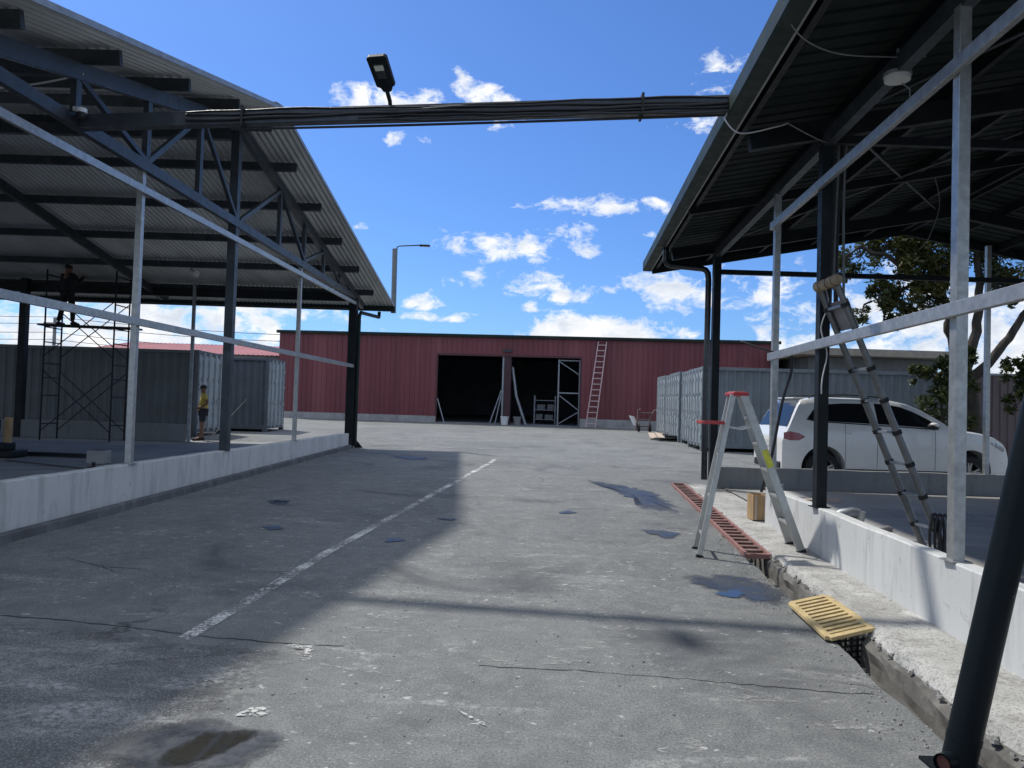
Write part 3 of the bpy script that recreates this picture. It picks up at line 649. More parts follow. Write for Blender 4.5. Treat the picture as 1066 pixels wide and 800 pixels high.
# round white lamp, cable loops, bundle behind the column
zl = zr(1.4)-.14
L = thing('ceiling_lamp', (3.30, 6.55, 4.72), 'round white disc lamp under the dark right shed roof', 'lamp')
t = MB(); t.cyl((3.26,6.5,4.52), (3.26,6.5,4.555), .105, 24); t.build('diffuser', off_white, L)
t = MB(); t.cyl((3.26,6.5,4.556), (3.26,6.5,4.585), .115, 24); t.cyl((3.26,6.5,4.585), (3.26,6.5,4.80), .012, 8); t.build('housing', galv_dull, L)
t = MB(); t.tube([(3.30,6.5,4.5),(3.36,6.48,4.44),(3.37,6.5,4.36),(3.36,6.5,4.33)], .006, 6); t.build('cable', cable_grey, L)
def cable(pts, r, m, label, group='loose cables on the sheds'):
    c = [sum(p[i] for p in pts)/len(pts) for i in range(3)]
    P = [Vector(p) for p in pts]; P = [P[0]]+P+[P[-1]]; sm = []
    for i in range(1, len(P)-2):
        for k in range(6):
            u = k/6; a, b, c_, d_ = P[i-1], P[i], P[i+1], P[i+2]
            sm.append(.5*((2*b)+(c_-a)*u+(2*a-5*b+4*c_-d_)*u*u+(3*b-a-3*c_+d_)*u**3))
    pts = sm+[P[-1]]
    return tag(MB().tube(pts, r, 7).build('cable', m, at=c), label, 'cable', group)
x8 = RX(8.4)
for i, (dx, dyy, r, zb, lab) in enumerate([(.10,.20,.030,2.80,'thickest dark cable hanging straight behind the black column'),(.17,.24,.014,3.02,'thin grey cable hanging close behind the black column'),(.22,.28,.026,2.7,'dark cable bowed outwards in the bundle behind the black column'),(.28,.22,.015,2.9,'outermost grey cable of the bundle behind the black column')]):
    pts = [(3.44+dx*.95+.035*math.sin(t*3.0+i)*(1-t), 8.3+dyy, lerp(4.75, zb, t)) for t in [k/14 for k in range(15)]]
    cable(pts, r, cable_grey if i%2 else cable_m, lab)
pts = [(RX(8.2)+.02+.03*math.sin(k*.9), 8.17+.02*math.cos(k*1.3), 3.0-.09*k) for k in range(14)]
cable(pts, .007, cable_white, 'thin pale wire tangled down the front of the black column')
pts = [(3.53,10.12,2.42),(3.62,10.05,2.43),(3.68,10.0,2.34),(3.67,9.98,2.15),(3.58,9.98,1.85),(3.52,10.0,1.5),(3.47,10.05,1.1),(3.42,10.15,.75),(3.38,10.2,.55)]
cable(pts, .019, cable_m, 'black hose drooping from the lower rail towards the stepladder')
cable([(3.53,10.12,2.42),(3.4,10.2,2.46),(3.2,10.4,2.56),(3.12,10.5,2.6)], .013, cable_m, 'short black cable tail poking left from the end of the lower rail')
cable([(1.98,5.8,4.88),(2.2,6.0,4.66),(2.6,6.2,4.60),(3.2,6.4,4.68),(3.5,6.5,4.74)], .006, cable_grey, 'pale wire looping from the gutter across the nearest part of the right shed roof')
cable([(2.30,7.85,4.92),(2.16,7.85,4.72),(2.14,7.8,4.62),(2.3,7.8,4.50),(2.7,7.9,4.62),(2.85,8.0,4.70)], .008, cable_white, 'white wire looping round the gutter where the overhead beam ends')
cable([(2.85,8.0,4.70),(3.1,8.05,4.60),(3.35,8.2,4.58),(3.45,8.25,4.66)], .007, cable_grey, 'slack pale wire between the gutter and the black column top')
cable([(6.4,11.6,5.4),(6.5,11.6,4.9),(6.35,11.6,4.4),(6.2,11.6,4.2)], .008, cable_grey, 'thin wire dangling in the middle of the right shed roof')

# ---------------------------------------------------------------- overhead cable beam with its lamp
BM = thing('overhead_beam', (-1.44, 8.4, 4.8), 'dark steel cable beam spanning the driveway between the two sheds', 'beam')
A, B = Vector((-5.2, 8.9, 4.79)), Vector((2.35, 7.88, 4.84))
t = MB(); t.beam(A, B, .13, .165); t.build('channel', navy_steel, BM, bevel=.008)
q = random.Random(4)
for k in range(5):
    pts = []
    for i in range(23):
        s = i/22; s2 = lerp(.18 if k < 3 else .45, 1, s); p = A.lerp(B, s2)
        pts.append(p+Vector((.0, -.072-.004*k+.006*math.sin(i*.9+k), .06-.04*k+.012*math.sin(i*.45+k*2)+.006*math.sin(i*1.7+k))))
    t = MB(); t.tube(pts, .011+.004*(k%3), 6); t.build('cable', cable_m, BM)
t = MB(); t.tube([A.lerp(B, s)+Vector((0,-.02,-.115-.02*math.sin(s*3.1))) for s in [k/20 for k in range(5, 21)]], .014, 6); t.build('cable', cable_m, BM)
for s in (.27, .86):
    p = A.lerp(B, s); t = MB(); t.beam(p-Vector((.012,0,0)), p+Vector((.012,0,0)), .215, .235); t.build('strap', black_rubber, BM)
SLm = thing('street_lamp', (-1.45, 8.4, 4.87), 'black LED street lamp head tilted up on the overhead beam', 'lamp')
t = MB(); t.tube([(-1.445,8.4,4.84),(-1.455,8.35,4.95),(-1.475,8.24,5.03)], .024, 10); t.build('arm', dark_steel, SLm)
hb, he = Vector((-1.463, 8.26, 5.02)), Vector((-1.545, 7.92, 5.255)); hd = (he-hb).normalized(); hs = hd.cross(Vector((0,0,1))).normalized(); hn = hs.cross(hd).normalized()
t = MB(); L_ = (he-hb).length
prof = [(0,-.035),(.05,-.05),(.07,-.082),(L_-.02,-.088),(L_,-.07),(L_,.07),(L_-.02,.088),(.07,.082),(.05,.05),(0,.035)]
prof = [(x_, w_*1.3) for x_, w_ in prof]; t.prism(prof, hb-hn*.02, hd, hs, hn*.055); t.build('head', dark_steel, SLm, bevel=.008)
t = MB(); t.prism([(.25*L_+.06,-.052),(L_*.80,-.058),(L_*.80,.058),(.25*L_+.06,.052)], hb-hn*.0235, hd, hs, hn*.003); t.build('led_panel', M('led panel', (.045,.05,.055), .25), SLm)
t = MB(); t.prism([(.62*L_,-.05),(L_*.76,-.052),(L_*.76,.052),(.62*L_,.05)], hb-hn*.028, hd, hs, hn*.004); t.build('lens', lens_m, SLm)
CC = thing('security_camera', (-5.15, 8.78, 4.84), 'small white security camera at the left end of the overhead beam', 'camera')
t = MB(); t.box((-5.17,8.76,4.90), (.07,.05,.05)); t.build('bracket', white_paint, CC)
t = MB(); t.sphere((-5.10,8.73,4.83), .055, 14, 10); t.build('dome', trim_black, CC)
t = MB(); t.cyl((-5.10,8.73,4.85), (-5.10,8.73,4.90), .062, 16); t.build('housing', white_paint, CC)
PL = thing('pole_lamp', (-3.93, 24.4, 4.6), 'grey pole lamp with long bent arm at far corner of the left shed', 'lamp')
t = MB(); t.cyl((-3.93,24.62,4.5), (-3.95,24.62,6.60), .085, 12); t.build('pole', M('grey pvc pipe', (.16,.18,.18), .5), PL)
t = MB(); t.tube([(-3.90,24.62,6.42),(-3.88,24.62,6.66),(-3.80,24.62,6.70),(-3.1,24.6,6.74)], .02, 8); t.build('arm', dark_steel, PL)
t = MB(); t.box((-2.98,24.6,6.73), (.34,.14,.05)); t.build('head', dark_steel, PL, bevel=.01)
t = MB(); t.box((-2.96,24.6,6.700), (.2,.1,.012)); t.build('lens', lens_m, PL)
# ---------------------------------------------------------------- shipping containers
def make_container(loc, rz, label, L=6.06, m=cont_blue, md=cont_blue, H=2.9):
    W_ = 2.44
    c = thing('shipping_container', loc, label, 'container', 'shipping containers in the yard', True, rz)
    t = MB()
    for x in (.06, L-.06):
        for y in (.06, W_-.06): t.box((x, y, H/2), (.12, .12, H-.25))
        t.box((x, W_/2, H-.06), (.12, W_-.24, .12)); t.box((x, W_/2, .20), (.12, W_-.24, .10))
    for y in (.05, W_-.05):
        t.box((L/2, y, H-.06), (L-.24, .08, .11)); t.box((L/2, y, .20), (L-.24, .08, .15))
    t.build('frame', m, c, bevel=.006)
    for x in (.08, L-.08):
        for y in (.08, W_-.08):
            for z in (.07, H-.055):
                t = MB(); t.box((x, y, z), (.17, .17, .13)); t.cyl((x, y-.086 if y < 1 else y+.086, z), (x, y-.089 if y < 1 else y+.089, z), .035, 10); t.build('corner_casting', m, c)
    for y, s in ((.075, -1), (W_-.075, 1)):
        t = MB(); t.corr((.12, y-.018*s, .27), (1,0,0), L-.24, (0,0,1), H-.39, (0,s,0), .278, .036, TRAP, 1); t.build('side_panel', m, c)
    t = MB(); t.corr((.12, .09, H-.035), (1,0,0), L-.24, (0,1,0), W_-.18, (0,0,1), .21, .02, TRAP, 1); t.build('roof_panel', m, c)
    t = MB(); t.corr((L-.05, .12, .25), (0,1,0), W_-.24, (0,0,1), H-.37, (1,0,0), .25, .03, TRAP, 1); t.build('end_panel', m, c)
    hw = (W_-.26)/2
    for k in (0, 1):
        y0 = .13+k*hw
        t = MB(); z0, z1 = .26, H-.13
        t.box((.035, y0+hw/2, (z0+z1)/2), (.04, hw-.02, z1-z0))
        nP = 3
        for j in range(nP):       # raised horizontal pans
            a = z0+.06+j*(z1-z0-.06)/nP; h = (z1-z0-.06)/nP-.10
            t.add([(.015,y0+.06,a),(.015,y0+hw-.06,a),(.015,y0+hw-.06,a+h),(.015,y0+.06,a+h),(.0,y0+.1,a+.05),(.0,y0+hw-.1,a+.05),(.0,y0+hw-.1,a+h-.05),(.0,y0+.1,a+h-.05)], [(4,7,6,5),(0,4,5,1),(1,5,6,2),(2,6,7,3),(3,7,4,0)])
        d = t.build('door', md, c)
        for yy in (y0+hw*.27, y0+hw*.74):
            t = MB(); t.cyl((-.05, yy, .16), (-.05, yy, H-.06), .026, 8)
            for z in (.24, .75, 1.35, 1.95, 2.5, H-.12): t.box((-.03, yy, z), (.06, .10, .07))
            t.build('lock_rod', rod_m, d)
        yy = y0+hw*.5
        t = MB(); t.beam((-.07, yy-.2, 1.18), (-.07, yy+.22, 1.16), .03, .035); t.box((-.06, yy+.05, 1.17), (.05,.12,.12)); t.build('door_handle', rod_m, d)
        for z in (.5, 1.1, 1.8, 2.45):
            t = MB(); t.box((-.008, y0+.02 if k == 0 else y0+hw-.02, z), (.04,.14,.09)); t.build('hinge', md, d)
    return c
# row at the right, door ends towards the yard
def cx(y): return 6.52+.077*(y-26)
ANG = math.atan(-.077)
names = ['grey blue shipping container whose long ribbed side faces us behind the white car', 'second container behind the one with the long side showing, door end with bright lock rods', 'middle container of the five standing door to door by the red warehouse', 'fourth container from the white car, next before the farthest one', 'farthest container of the row, with planks on the ground and a cart beside its doors']
for i in range(5):
    y = 26.0+2.56*i
    make_container((cx(y)+(0,.12,-.05,.10,0)[i], y, gz(y)), ANG*.6, names[i], 12.19 if i == 0 else 6.06, cont_blue if i else cont_blue, cont_lite)
# left: dark container behind the plinth, and one further back whose doors show
make_container((-10.55, 27.75, .24), math.pi+.03, 'dark slate container behind the plinth wall, its pale doors behind the man in yellow', 12.19, cont_dark, cont_lite)
make_container((-9.52, 31.85, .27), math.pi+.03, 'slate container standing farther back left, its bright bluish door end showing', 6.06, cont_dark, cont_lite)

# ---------------------------------------------------------------- red warehouse
WA, WB = Vector((-14.15, 45.9, .48)), Vector((15.2, 43.5, .48)); WD = WB-WA; WL = WD.length; WD = WD.normalized(); WN = Vector((-WD.y, WD.x, 0)); ZT = 5.62
WH = thing('warehouse', (0.5, 44.7, .48), 'long dark red metal warehouse with a wide open doorway', 'warehouse')
def wp(s, z, back=0): p = WA+WD*s+WN*back; return Vector((p.x, p.y, z))
def sof(x): return (x-WA.x)/WD.x
s0, s1 = sof(-4.48), sof(4.02); DT = 4.52
for (a, b, z0, z1) in ((0, s0, .86, ZT), (s0, s1, DT, ZT), (s1, WL, .98, ZT)):
    t = MB(); t.corr(wp(a, z0, 0), WD, b-a, (0,0,1), z1-z0, -WN, .30, .03, RIB, 1); t.build('wall', red_sheet, WH)
t = MB(); t.beam(wp(0, .655, .05), wp(s0, .655, .05), .16, .41); t.build('plinth', conc_light, WH)
t = MB(); t.beam(wp(s1, .71, .05), wp(WL, .71, .05), .16, .52); t.build('plinth', conc_light, WH)
t = MB()
for a in (s0, s1): t.beam(wp(a, .45, .03), wp(a, DT, .03), .10, .10, WN)
t.beam(wp(s0, DT+.03, .03), wp(s1, DT+.03, .03), .10, .12); t.build('door_frame', M('dark red trim', (.07,.02,.025), .5), WH)
t = MB(); t.beam(wp(-.15, ZT+.06, -.08), wp(WL+.15, ZT+.06, -.08), .22, .17); t.build('gutter', green_trim, WH, bevel=.01)
D = 24
t = MB(); t.beam(wp(-.1, ZT+.12, D/2), wp(WL+.1, ZT+.12, D/2), D+.2, .04); t.build('roof', green_trim, WH)
t = MB(); t.beam(wp(0.06, 3.1, .1), wp(.06, 3.1, D-.04), .06, 5.3); t.beam(wp(WL-.06, 3.1, .1), wp(WL-.06, 3.1, D-.04), .06, 5.3); t.build('side_wall', red_sheet, WH)
t = MB(); t.beam(wp(0, 3.1, D), wp(WL, 3.1, D), .06, 5.3); t.build('rear_wall', interior, WH)
t = MB(); t.beam(wp(.1, .50, D/2+.15), wp(WL-.1, .50, D/2+.15), D-.2, .03); t.build('floor', interior, WH)
sc_ = sof(-.28)
t = MB(); t.beam(wp(sc_, .48, .25), wp(sc_, ZT-.05, .25), .42, .42, WN); t.build('column', M('maroon column paint', (.055,.02,.028), .6), WH, bevel=.02)
t = MB(); t.beam(wp(sc_-.27, .48, .1), wp(sc_-.27, DT+.3, .1), .10, .10, WN); t.build('column_pipe', galv_dull, WH)
t = MB(); t.beam(wp(sc_-.3, DT+.32, .0), wp(sc_+.25, DT+.32, .0), .25, .14); t.build('door_track', black_paint, WH)
G_ = thing('gate_frame', (3.3, 45.2, .48), 'grey steel gate frame with crossed braces standing in the warehouse doorway', 'gate')
ga, gb = sof(2.72), sof(4.0)
t = MB()
for a in (ga, gb-.05): t.beam(wp(a, .5, .3), wp(a, DT-.1, .3), .08, .08, WN)
for z in (2.45, DT-.15): t.beam(wp(ga, z, .3), wp(gb-.05, z, .3), .06, .07)
t.build('frame', galv_dull, G_)
t = MB(); t.beam(wp(ga, DT-.2, .33), wp(gb, 3.5, .33), .05, .05); t.beam(wp(ga, 2.35, .33), wp(gb, 1.4, .33), .05, .05); t.beam(wp(ga, .6, .33), wp(gb, 1.4, .33), .05, .05); t.build('brace', galv_dull, G_)
def single(name, mb, m, at, label, cat, group=None): return tag(mb.build(name, m, at=at), label, cat, group)
single('leaning_pole', MB().tube([wp(sof(.85), .5, .2), wp(sof(.25), 2.2, .25), wp(sof(-.02), 3.9, .3)], .085, 8), galv_dull, tuple(wp(sof(.6), .5, .2)), 'bent pale pole leaning on the right of the column in the warehouse doorway', 'pole')
single('leaning_pole', MB().tube([wp(sof(-1.25), .5, -.1), wp(sof(-.62), 2.5, .05)], .04, 8), galv_dull, tuple(wp(sof(-1.2), .5, -.1)), 'outer of two thin poles leaning on the left of the warehouse column', 'pole', 'thin poles by the warehouse column')
single('leaning_pole', MB().tube([wp(sof(-.92), .5, -.2), wp(sof(-.62), 2.2, .0)], .035, 8), galv_dull, tuple(wp(sof(-.9), .5, -.2)), 'inner, steeper of two thin poles leaning on the left of the warehouse column', 'pole', 'thin poles by the warehouse column')
single('leaning_pole', MB().tube([wp(sof(-3.95), .5, -.1), wp(sof(-4.4), 1.9, .0)], .04, 8), galv_dull, tuple(wp(sof(-4), .5, 0)), 'short stick leaning on the left jamb of the warehouse doorway', 'pole')
def bucket(s, back, label, m):
    c = wp(s, .48, back); b = thing('bucket', tuple(c), label, 'bucket', 'buckets in the warehouse doorway')
    MB().tube([c, c+Vector((0,0,.46))], [.19,.24], 16).build('pail', m, b)
    MB().tube([c+Vector((0,0,.44)), c+Vector((0,0,.49))], .255, 16).build('rim', m, b)
bucket(sof(-.35), -.35, 'white bucket standing in front of the warehouse column', white_paint)
bucket(sof(.35), .2, 'dull grey bucket just right of the warehouse column', plinth_m)
Rk = thing('storage_rack', tuple(wp(sof(1.9), .5, 3)), 'dim shelf rack with boxes inside the dark warehouse', 'rack')
t = MB()
for a in (0, 1.3):
    for b in (3, 3.7): t.beam(wp(sof(1.2)+a, .5, b), wp(sof(1.2)+a, 2.3, b), .06, .06, WN)
t.build('upright', galv_dull, Rk)
for z in (.8, 1.4, 2.0):
    t = MB(); t.beam(wp(sof(1.2), z, 3.35), wp(sof(1.2)+1.3, z, 3.35), .7, .04); t.build('shelf', galv_dull, Rk)
for a, z, w in ((.3,.98,.4),(.9,.95,.5),(.4,1.58,.5),(1.0,1.6,.4)):
    t = MB(); p = wp(sof(1.2)+a, z, 3.3); t.box(p, (w,.4,.32)); tag(t.build('carton', plinth_m, at=tuple(p)), 'small dim carton on a rack shelf inside the dark warehouse', 'box', 'cartons on the warehouse rack')
def ladder(root, a0, a1, b0, b1, n, rw, rd, m, mr=None, rung=.018, face=None):
    """two rails a0-a1 and b0-b1 with n rungs"""
    a0, a1, b0, b1 = map(Vector, (a0, a1, b0, b1)); up_ = face or (b0-a0).cross(a1-a0).normalized()
    for p, q in ((a0, a1), (b0, b1)):
        MB().beam(p, q, rw, rd, up_).build('rail', m, root, bevel=.003)
    for i in range(n):
        s = (i+.6)/(n+.2); MB().cyl(a0.lerp(a1, s), b0.lerp(b1, s), rung, 8).build('rung', mr or m, root)
WLd = thing('straight_ladder', tuple(wp(sof(4.9), .5, -.9)), 'long pale pink ladder leaning on the red warehouse wall right of the doorway', 'ladder')
sA = sof(4.36)
ladder(WLd, wp(sA, .5, -.95), wp(sA+.62, 5.5, -.06), wp(sA+.55, .5, -.95), wp(sA+1.10, 5.5, -.06), 15, .06, .08, pink_ladder, rung=.03)
# hand cart and boards by the farthest container
HC = thing('hand_cart', (7.15, 40.2, gz(40)), 'rusty hand cart tipped up by the farthest container', 'cart')
t = MB(); z0 = gz(40)
for dx in (-.3, .35): t.tube([(6.9+dx,40.0,z0+.1),(7.0+dx,40.2,z0+.7),(7.15+dx*1.3,40.4,z0+1.15),(7.3+dx*1.4,40.3,z0+1.2)], .045, 8)
for z, x in ((.3,6.93),(.65,7.0),(1.0,7.12)): t.cyl((x-.32,40.12+z*.2,z0+z), (x+.42,40.12+z*.2,z0+z), .035, 8)
t.build('frame', M('rusty pinkish tube', (.13,.085,.08), .7, 0, .3, 8), HC)
t = MB(); t.add([(6.2,40.0,z0+.85),(6.45,39.9,z0+.35),(6.75,40.3,z0+.3),(6.5,40.4,z0+.8),(6.25,40.02,z0+.86),(6.5,39.92,z0+.36),(6.8,40.32,z0+.31),(6.55,40.42,z0+.81)], [(0,1,2,3),(4,7,6,5),(0,4,5,1),(1,5,6,2),(2,6,7,3),(3,7,4,0)]); t.build('tray', white_paint, HC)
for x in (6.75, 7.35):
    t = MB(); t.tube([(x-.05,40.1,z0+.22),(x+.05,40.1,z0+.22)], .2, 18); t.build('wheel', black_rubber, HC)
for i, (a, b, lab) in enumerate([((6.55,32.9),(7.35,38.0),'longer pale board lying on the ground by the container doors'),((6.1,32.3),(6.95,37.6),'outer pale board lying on the ground by the container doors')]):
    z = gz(35); t = MB(); t.beam((*a, gz(a[1])+.06), (*b, gz(b[1])+.06), .28, .07); single('board', t, pale_board, ((a[0]+b[0])/2, (a[1]+b[1])/2, z), lab, 'board', 'boards by the containers')
t = MB(); z = gz(31.7); t.box((6.55,31.9,z+.08), (.9,.5,.10), .3); t.box((6.7,31.6,z+.2), (.5,.3,.1), -.4); single('scrap_pile', t, black_rubber, (6.6,31.8,z), 'dark scrap lying at the near end of the boards', 'scrap')
# buildings farther off
RB = thing('red_roofed_building', (-19, 50, .5), 'low building with a faded red roof behind the left containers', 'building')
t = MB(); t.add([(-27,48,.4),(-14.6,48,.4),(-14.6,48,4.35),(-27,48,4.35),(-27,60,.4),(-14.6,60,.4),(-14.6,60,4.35),(-27,60,4.35)], [(0,1,2,3),(4,7,6,5),(0,3,7,4),(1,5,6,2)]); t.build('wall', plinth_m, RB)
t = MB(); t.corr((-27.4,47.6,4.3), (1,0,0), 13.2, (0,6.4,1.0), 6.5, (0,-.15,1), .3, .03, RIB, 1)
t.corr((-27.4,60.4,4.3), (1,0,0), 13.2, (0,-6.4,1.0), 6.5, (0,.15,1), .3, .03, RIB, 1); t.build('roof', red_roof, RB)
HB = thing('pale_building', (17, 42, .45), 'pale building with a tan eave beyond the right containers', 'building')
t = MB(); t.add([(x, y, z) for z in (.4, 4.75) for x, y in ((16.0,41),(23,41),(23,49),(16.0,49))], [(0,1,5,4),(1,2,6,5),(2,3,7,6),(3,0,4,7)]); t.build('wall', M('grey painted wall', (.16,.165,.165), .8), HB)
t = MB(); t.box((18.9,44.5,4.93), (8.6,9.6,.30)); t.build('roof', M('tan eave', (.28,.24,.19), .8), HB)
t = MB(); t.box((18.9,44.5,5.12), (8.3,9.3,.08)); t.build('roof_cap', plinth_m, HB)
for x in (17.3, 19.2, 21.2):
    t = MB(); t.box((x,40.99,3.1), (1.1,.06,1.2)); f = t.build('window', white_paint, HB); t = MB(); t.box((x,40.95,3.1), (.96,.02,1.06)); t.build('pane', glass_dark, f)
def fence_():
    f = thing('sheet_fence', (17, 24.5, .2), 'dusty brown sheet metal fence behind the tree at the right edge', 'fence')
    t = MB(); t.corr((14.6,24.4,.2), (1,.0,0), 12, (0,0,1), 2.85, (0,-1,0), .25, .03, TRAP, 1); t.build('panel', cont_brown, f)
    for x in (14.6, 17, 19.4, 21.8, 24.2): MB().box((x,24.33,1.6), (.08,.08,2.9)).build('post', dark_steel, f)
    MB().beam((14.6,24.32,3.08), (26.6,24.32,3.08), .08, .06).build('cap_rail', galv_dull, f)
fence_()
UP = thing('utility_pole', (-31.5, 52, .5), 'thin far utility pole above the dark container at the left', 'pole')
MB().cyl((-31.5,52,.5), (-31.5,52,6.7), .11, 10).build('mast', plinth_m, UP); MB().box((-31.5,51.9,6.3), (1.4,.1,.1)).build('crossarm', plinth_m, UP)
for i, (z, dz, lab) in enumerate([(6.75,.25,'highest'),(6.3,.3,'second highest'),(5.7,.35,'third highest'),(5.2,.3,'lowest')]):
    pts = sag((-62,52,z+.3), (-31.5,52,z), dz)+sag((-31.5,52,z), (-13.0,56,z-.4), dz)[1:]
    single('power_line', MB().tube(pts, .022, 5), cable_m, (-31.5,52,z), lab+' of the far power lines seen under the left shed roof', 'cable', 'far power lines')
# ---------------------------------------------------------------- stepladder
ST = thing('stepladder', (2.7, 8.5, .05), 'aluminium A-frame stepladder with red top cap straddling the drain', 'ladder')
tl = [Vector((2.44, 8.36, 1.80)), Vector((2.485, 8.64, 1.80))]; bl = [Vector((2.08, 8.25, .035)), Vector((2.15, 8.72, .035))]
tr = [Vector((2.555, 8.35, 1.80)), Vector((2.605, 8.65, 1.80))]; br = [Vector((3.19, 8.27, .115)), Vector((3.25, 8.78, .115))]
for a, b in zip(bl, tl): MB().beam(a, b, .028, .058, (1,0,0)).build('rear_leg', alu, ST, bevel=.003)
for a, b in zip(br, tr):
    MB().beam(a, b, .03, .085, (1,0,0)).build('front_rail', alu, ST, bevel=.003)
for s in (.12, .36, .62): MB().beam(bl[0].lerp(tl[0], s), bl[1].lerp(tl[1], s), .025, .025).build('cross_brace', alu, ST)
for s in (.17, .34, .51, .68, .85):
    p, q_ = br[0].lerp(tr[0], s), br[1].lerp(tr[1], s); MB().beam(p, q_, .085, .028, (0,0,1)).build('step', alu, ST, bevel=.003)
    p2 = p+Vector((-.03,-.0,-.05))
MB().box((2.52, 8.5, 1.805), (.175, .34, .04)).build('top_cap', red_plastic, ST, bevel=.012)
MB().box((2.52, 8.5, 1.828), (.12, .26, .016)).build('cap_tray', M('faded red plastic', (.48,.16,.14), .5, 0, .3, 9), ST, bevel=.004)
for k in (0, 1):
    a = bl[k].lerp(tl[k], .80); b = br[k].lerp(tr[k], .80); m = a.lerp(b, .52)+Vector((0,0,-.035))
    t = MB(); t.beam(a, m, .012, .022); t.beam(m, b, .012, .022); t.build('spreader', alu, ST)
t = MB(); z = 1.475; t.box((2.22, 8.45, z), (.24, .26, .018)); t.box((2.22, 8.315, z+.012), (.24,.018,.034)); t.box((2.105, 8.45, z+.012), (.018,.26,.034)); t.build('bucket_shelf', red_plastic, ST, bevel=.004)
for k in (0, 1):
    MB().box(bl[k]+Vector((0,0,-.005)), (.075,.05,.05), ry=.2).build('foot', black_rubber, ST, bevel=.006)
    MB().box(br[k]+Vector((.0,0,-.005)), (.10,.05,.05), ry=-.3).build('foot', black_rubber, ST, bevel=.006)
u = (tr[0]-br[0]).normalized(); p = br[0].lerp(tr[0], .59); w = Vector((0,1,0)).cross(u).normalized(); o = p+Vector((0,-.0185,0))
MB().prism([(-.10,-.035),(.10,-.035),(.10,.035),(-.10,.035)], o, u, w, Vector((0,.002,0))).build('sticker', yellow_label, ST)
# ---------------------------------------------------------------- dark ladder leaning on the black column
LD = thing('telescopic_ladder', (4.5, 7.94, .105), 'dark telescopic ladder leaning on the black column of the right shed', 'ladder')
f0, f1 = Vector((4.48, 8.15, .16)), Vector((3.30, 8.15, 2.93)); n0, n1 = Vector((4.48, 7.73, .16)), Vector((3.30, 7.73, 2.93))
for a, b in ((f0, f1), (n0, n1)):
    t = MB(); k = 8
    for i in range(k): t.cyl(a.lerp(b, i/k), a.lerp(b, (i+1)/k), .039-.001*i, 12)
    t.build('rail', alu_dark, LD)
for i in range(1, 9):
    s = i/8.6; a, b = f0.lerp(f1, s), n0.lerp(n1, s)
    MB().beam(a, b, .045, .03, (0,0,1)).build('rung', galv_dull, LD, bevel=.004)
    for p in (a, b): MB().cyl(p-(f1-f0).normalized()*.02, p+(f1-f0).normalized()*.022, .046, 12).build('rung_collar', black_rubber, LD)
for p in (f0, n0): MB().cyl(p-Vector((0,0,.008)), p+Vector((-.02,0,.06)), .042, 10).build('foot', black_rubber, LD)
d = (f1-f0).normalized(); nn = d.cross(Vector((0,1,0))).normalized()
c0 = f0.lerp(f1, .90)
t = MB(); t.prism([(-.17,-.0),(.15,-.0),(.15,.46),(-.17,.46)], Vector((c0.x, 7.72, c0.z))-nn*.045, d, (0,1,0), nn*.012)
for s in (-.11,-.03,.05): t.prism([(s,.03),(s+.03,.03),(s+.03,.43),(s,.43)], Vector((c0.x, 7.72, c0.z))-nn*.049, d, (0,1,0), nn*.004)
t.build('label_board', grey_label, LD)
t = MB(); t.tube([(3.285, 7.66, 2.985), (3.28, 7.70, 2.99), (3.28, 7.95, 2.985), (3.28, 8.17, 2.985), (3.285, 8.21, 2.985)], [.04,.06,.056,.062,.045], 14); t.build('padding', tan_cloth, LD)
t = MB()
for y in (7.72, 7.87, 8.04, 8.16): t.tube([(3.28, y, 2.987), (3.28, y+.012, 2.987)], .0625, 14)
t.build('padding_tie', M('dark tie cord', (.09,.07,.05), .9), LD)
t = MB(); pts = []
for k in range(3):
    t.tube([(4.30+.04*k+.05*math.cos(a), 7.68-.02*k, .42+.22*math.sin(a)) for a in [2*math.pi*i/24 for i in range(25)]], .014, 6)
single('cable_coil', t, cable_m, (4.33, 7.65, .2), 'black cable coil hanging on the lowest rung of the dark ladder', 'cable')
# ---------------------------------------------------------------- drain covers
DG = thing('drain_grate', (2.95, 11.5, .07), 'long rusty red iron grate covering the drain beside the stepladder', 'drain grate', 'drain grates')
def dl(y): return 2.60+.0925*(y-8.33)
y0, y1 = 8.3, 15.2
t = MB()
for o in (.015, .265): t.beam((dl(y0)+o, y0, gz(y0)+.02), (dl(y1)+o, y1, gz(y1)+.02), .035, .05)
for y in (y0, 10.6, 12.9, y1): t.beam((dl(y)+.02, y, gz(y)+.02), (dl(y)+.27, y, gz(y)+.02), .045, .05)
t.build('frame', M('chalky red iron', (.30,.15,.13), .7, .1, .3, 7, (.40,.30,.27), .6, 5, .2), DG)
y = y0+.08; bar_m = M('dusty brown iron', (.20,.11,.09), .75, .1, .35, 7, (.30,.22,.19), .6, 5, .3, 60)
while y < y1-.05: MB().beam((dl(y)+.03, y, gz(y)+.012), (dl(y)+.255, y, gz(y)+.012), .10, .035).build('bar', bar_m, DG); y += .235
YG = thing('drain_grate', (2.5, 5.9, .05), 'worn yellow slotted grate lying across the open drain', 'drain grate', 'drain grates')
cs = [Vector((2.35,6.28,.045)), Vector((2.69,6.42,.08)), Vector((2.66,5.54,.07)), Vector((2.29,5.40,.03))]   # far left, far right, near right, near left
t = MB()
for a, b in ((0,1),(1,2),(2,3),(3,0)): t.beam(cs[a], cs[b], .055, .028)
t.build('frame', yellow_iron, YG, bevel=.004)
for i in range(1, 11):
    s = i/11; MB().beam(cs[0].lerp(cs[3], s), cs[1].lerp(cs[2], s), .036, .02).build('bar', yellow_iron, YG)
t = MB()
for k in range(6): z = -.20+.04*k; t.beam((2.33,5.42,z), (2.63,5.52,z), .012, .012); t.beam((2.62,5.52,z), (2.66,6.2,z), .012, .012)
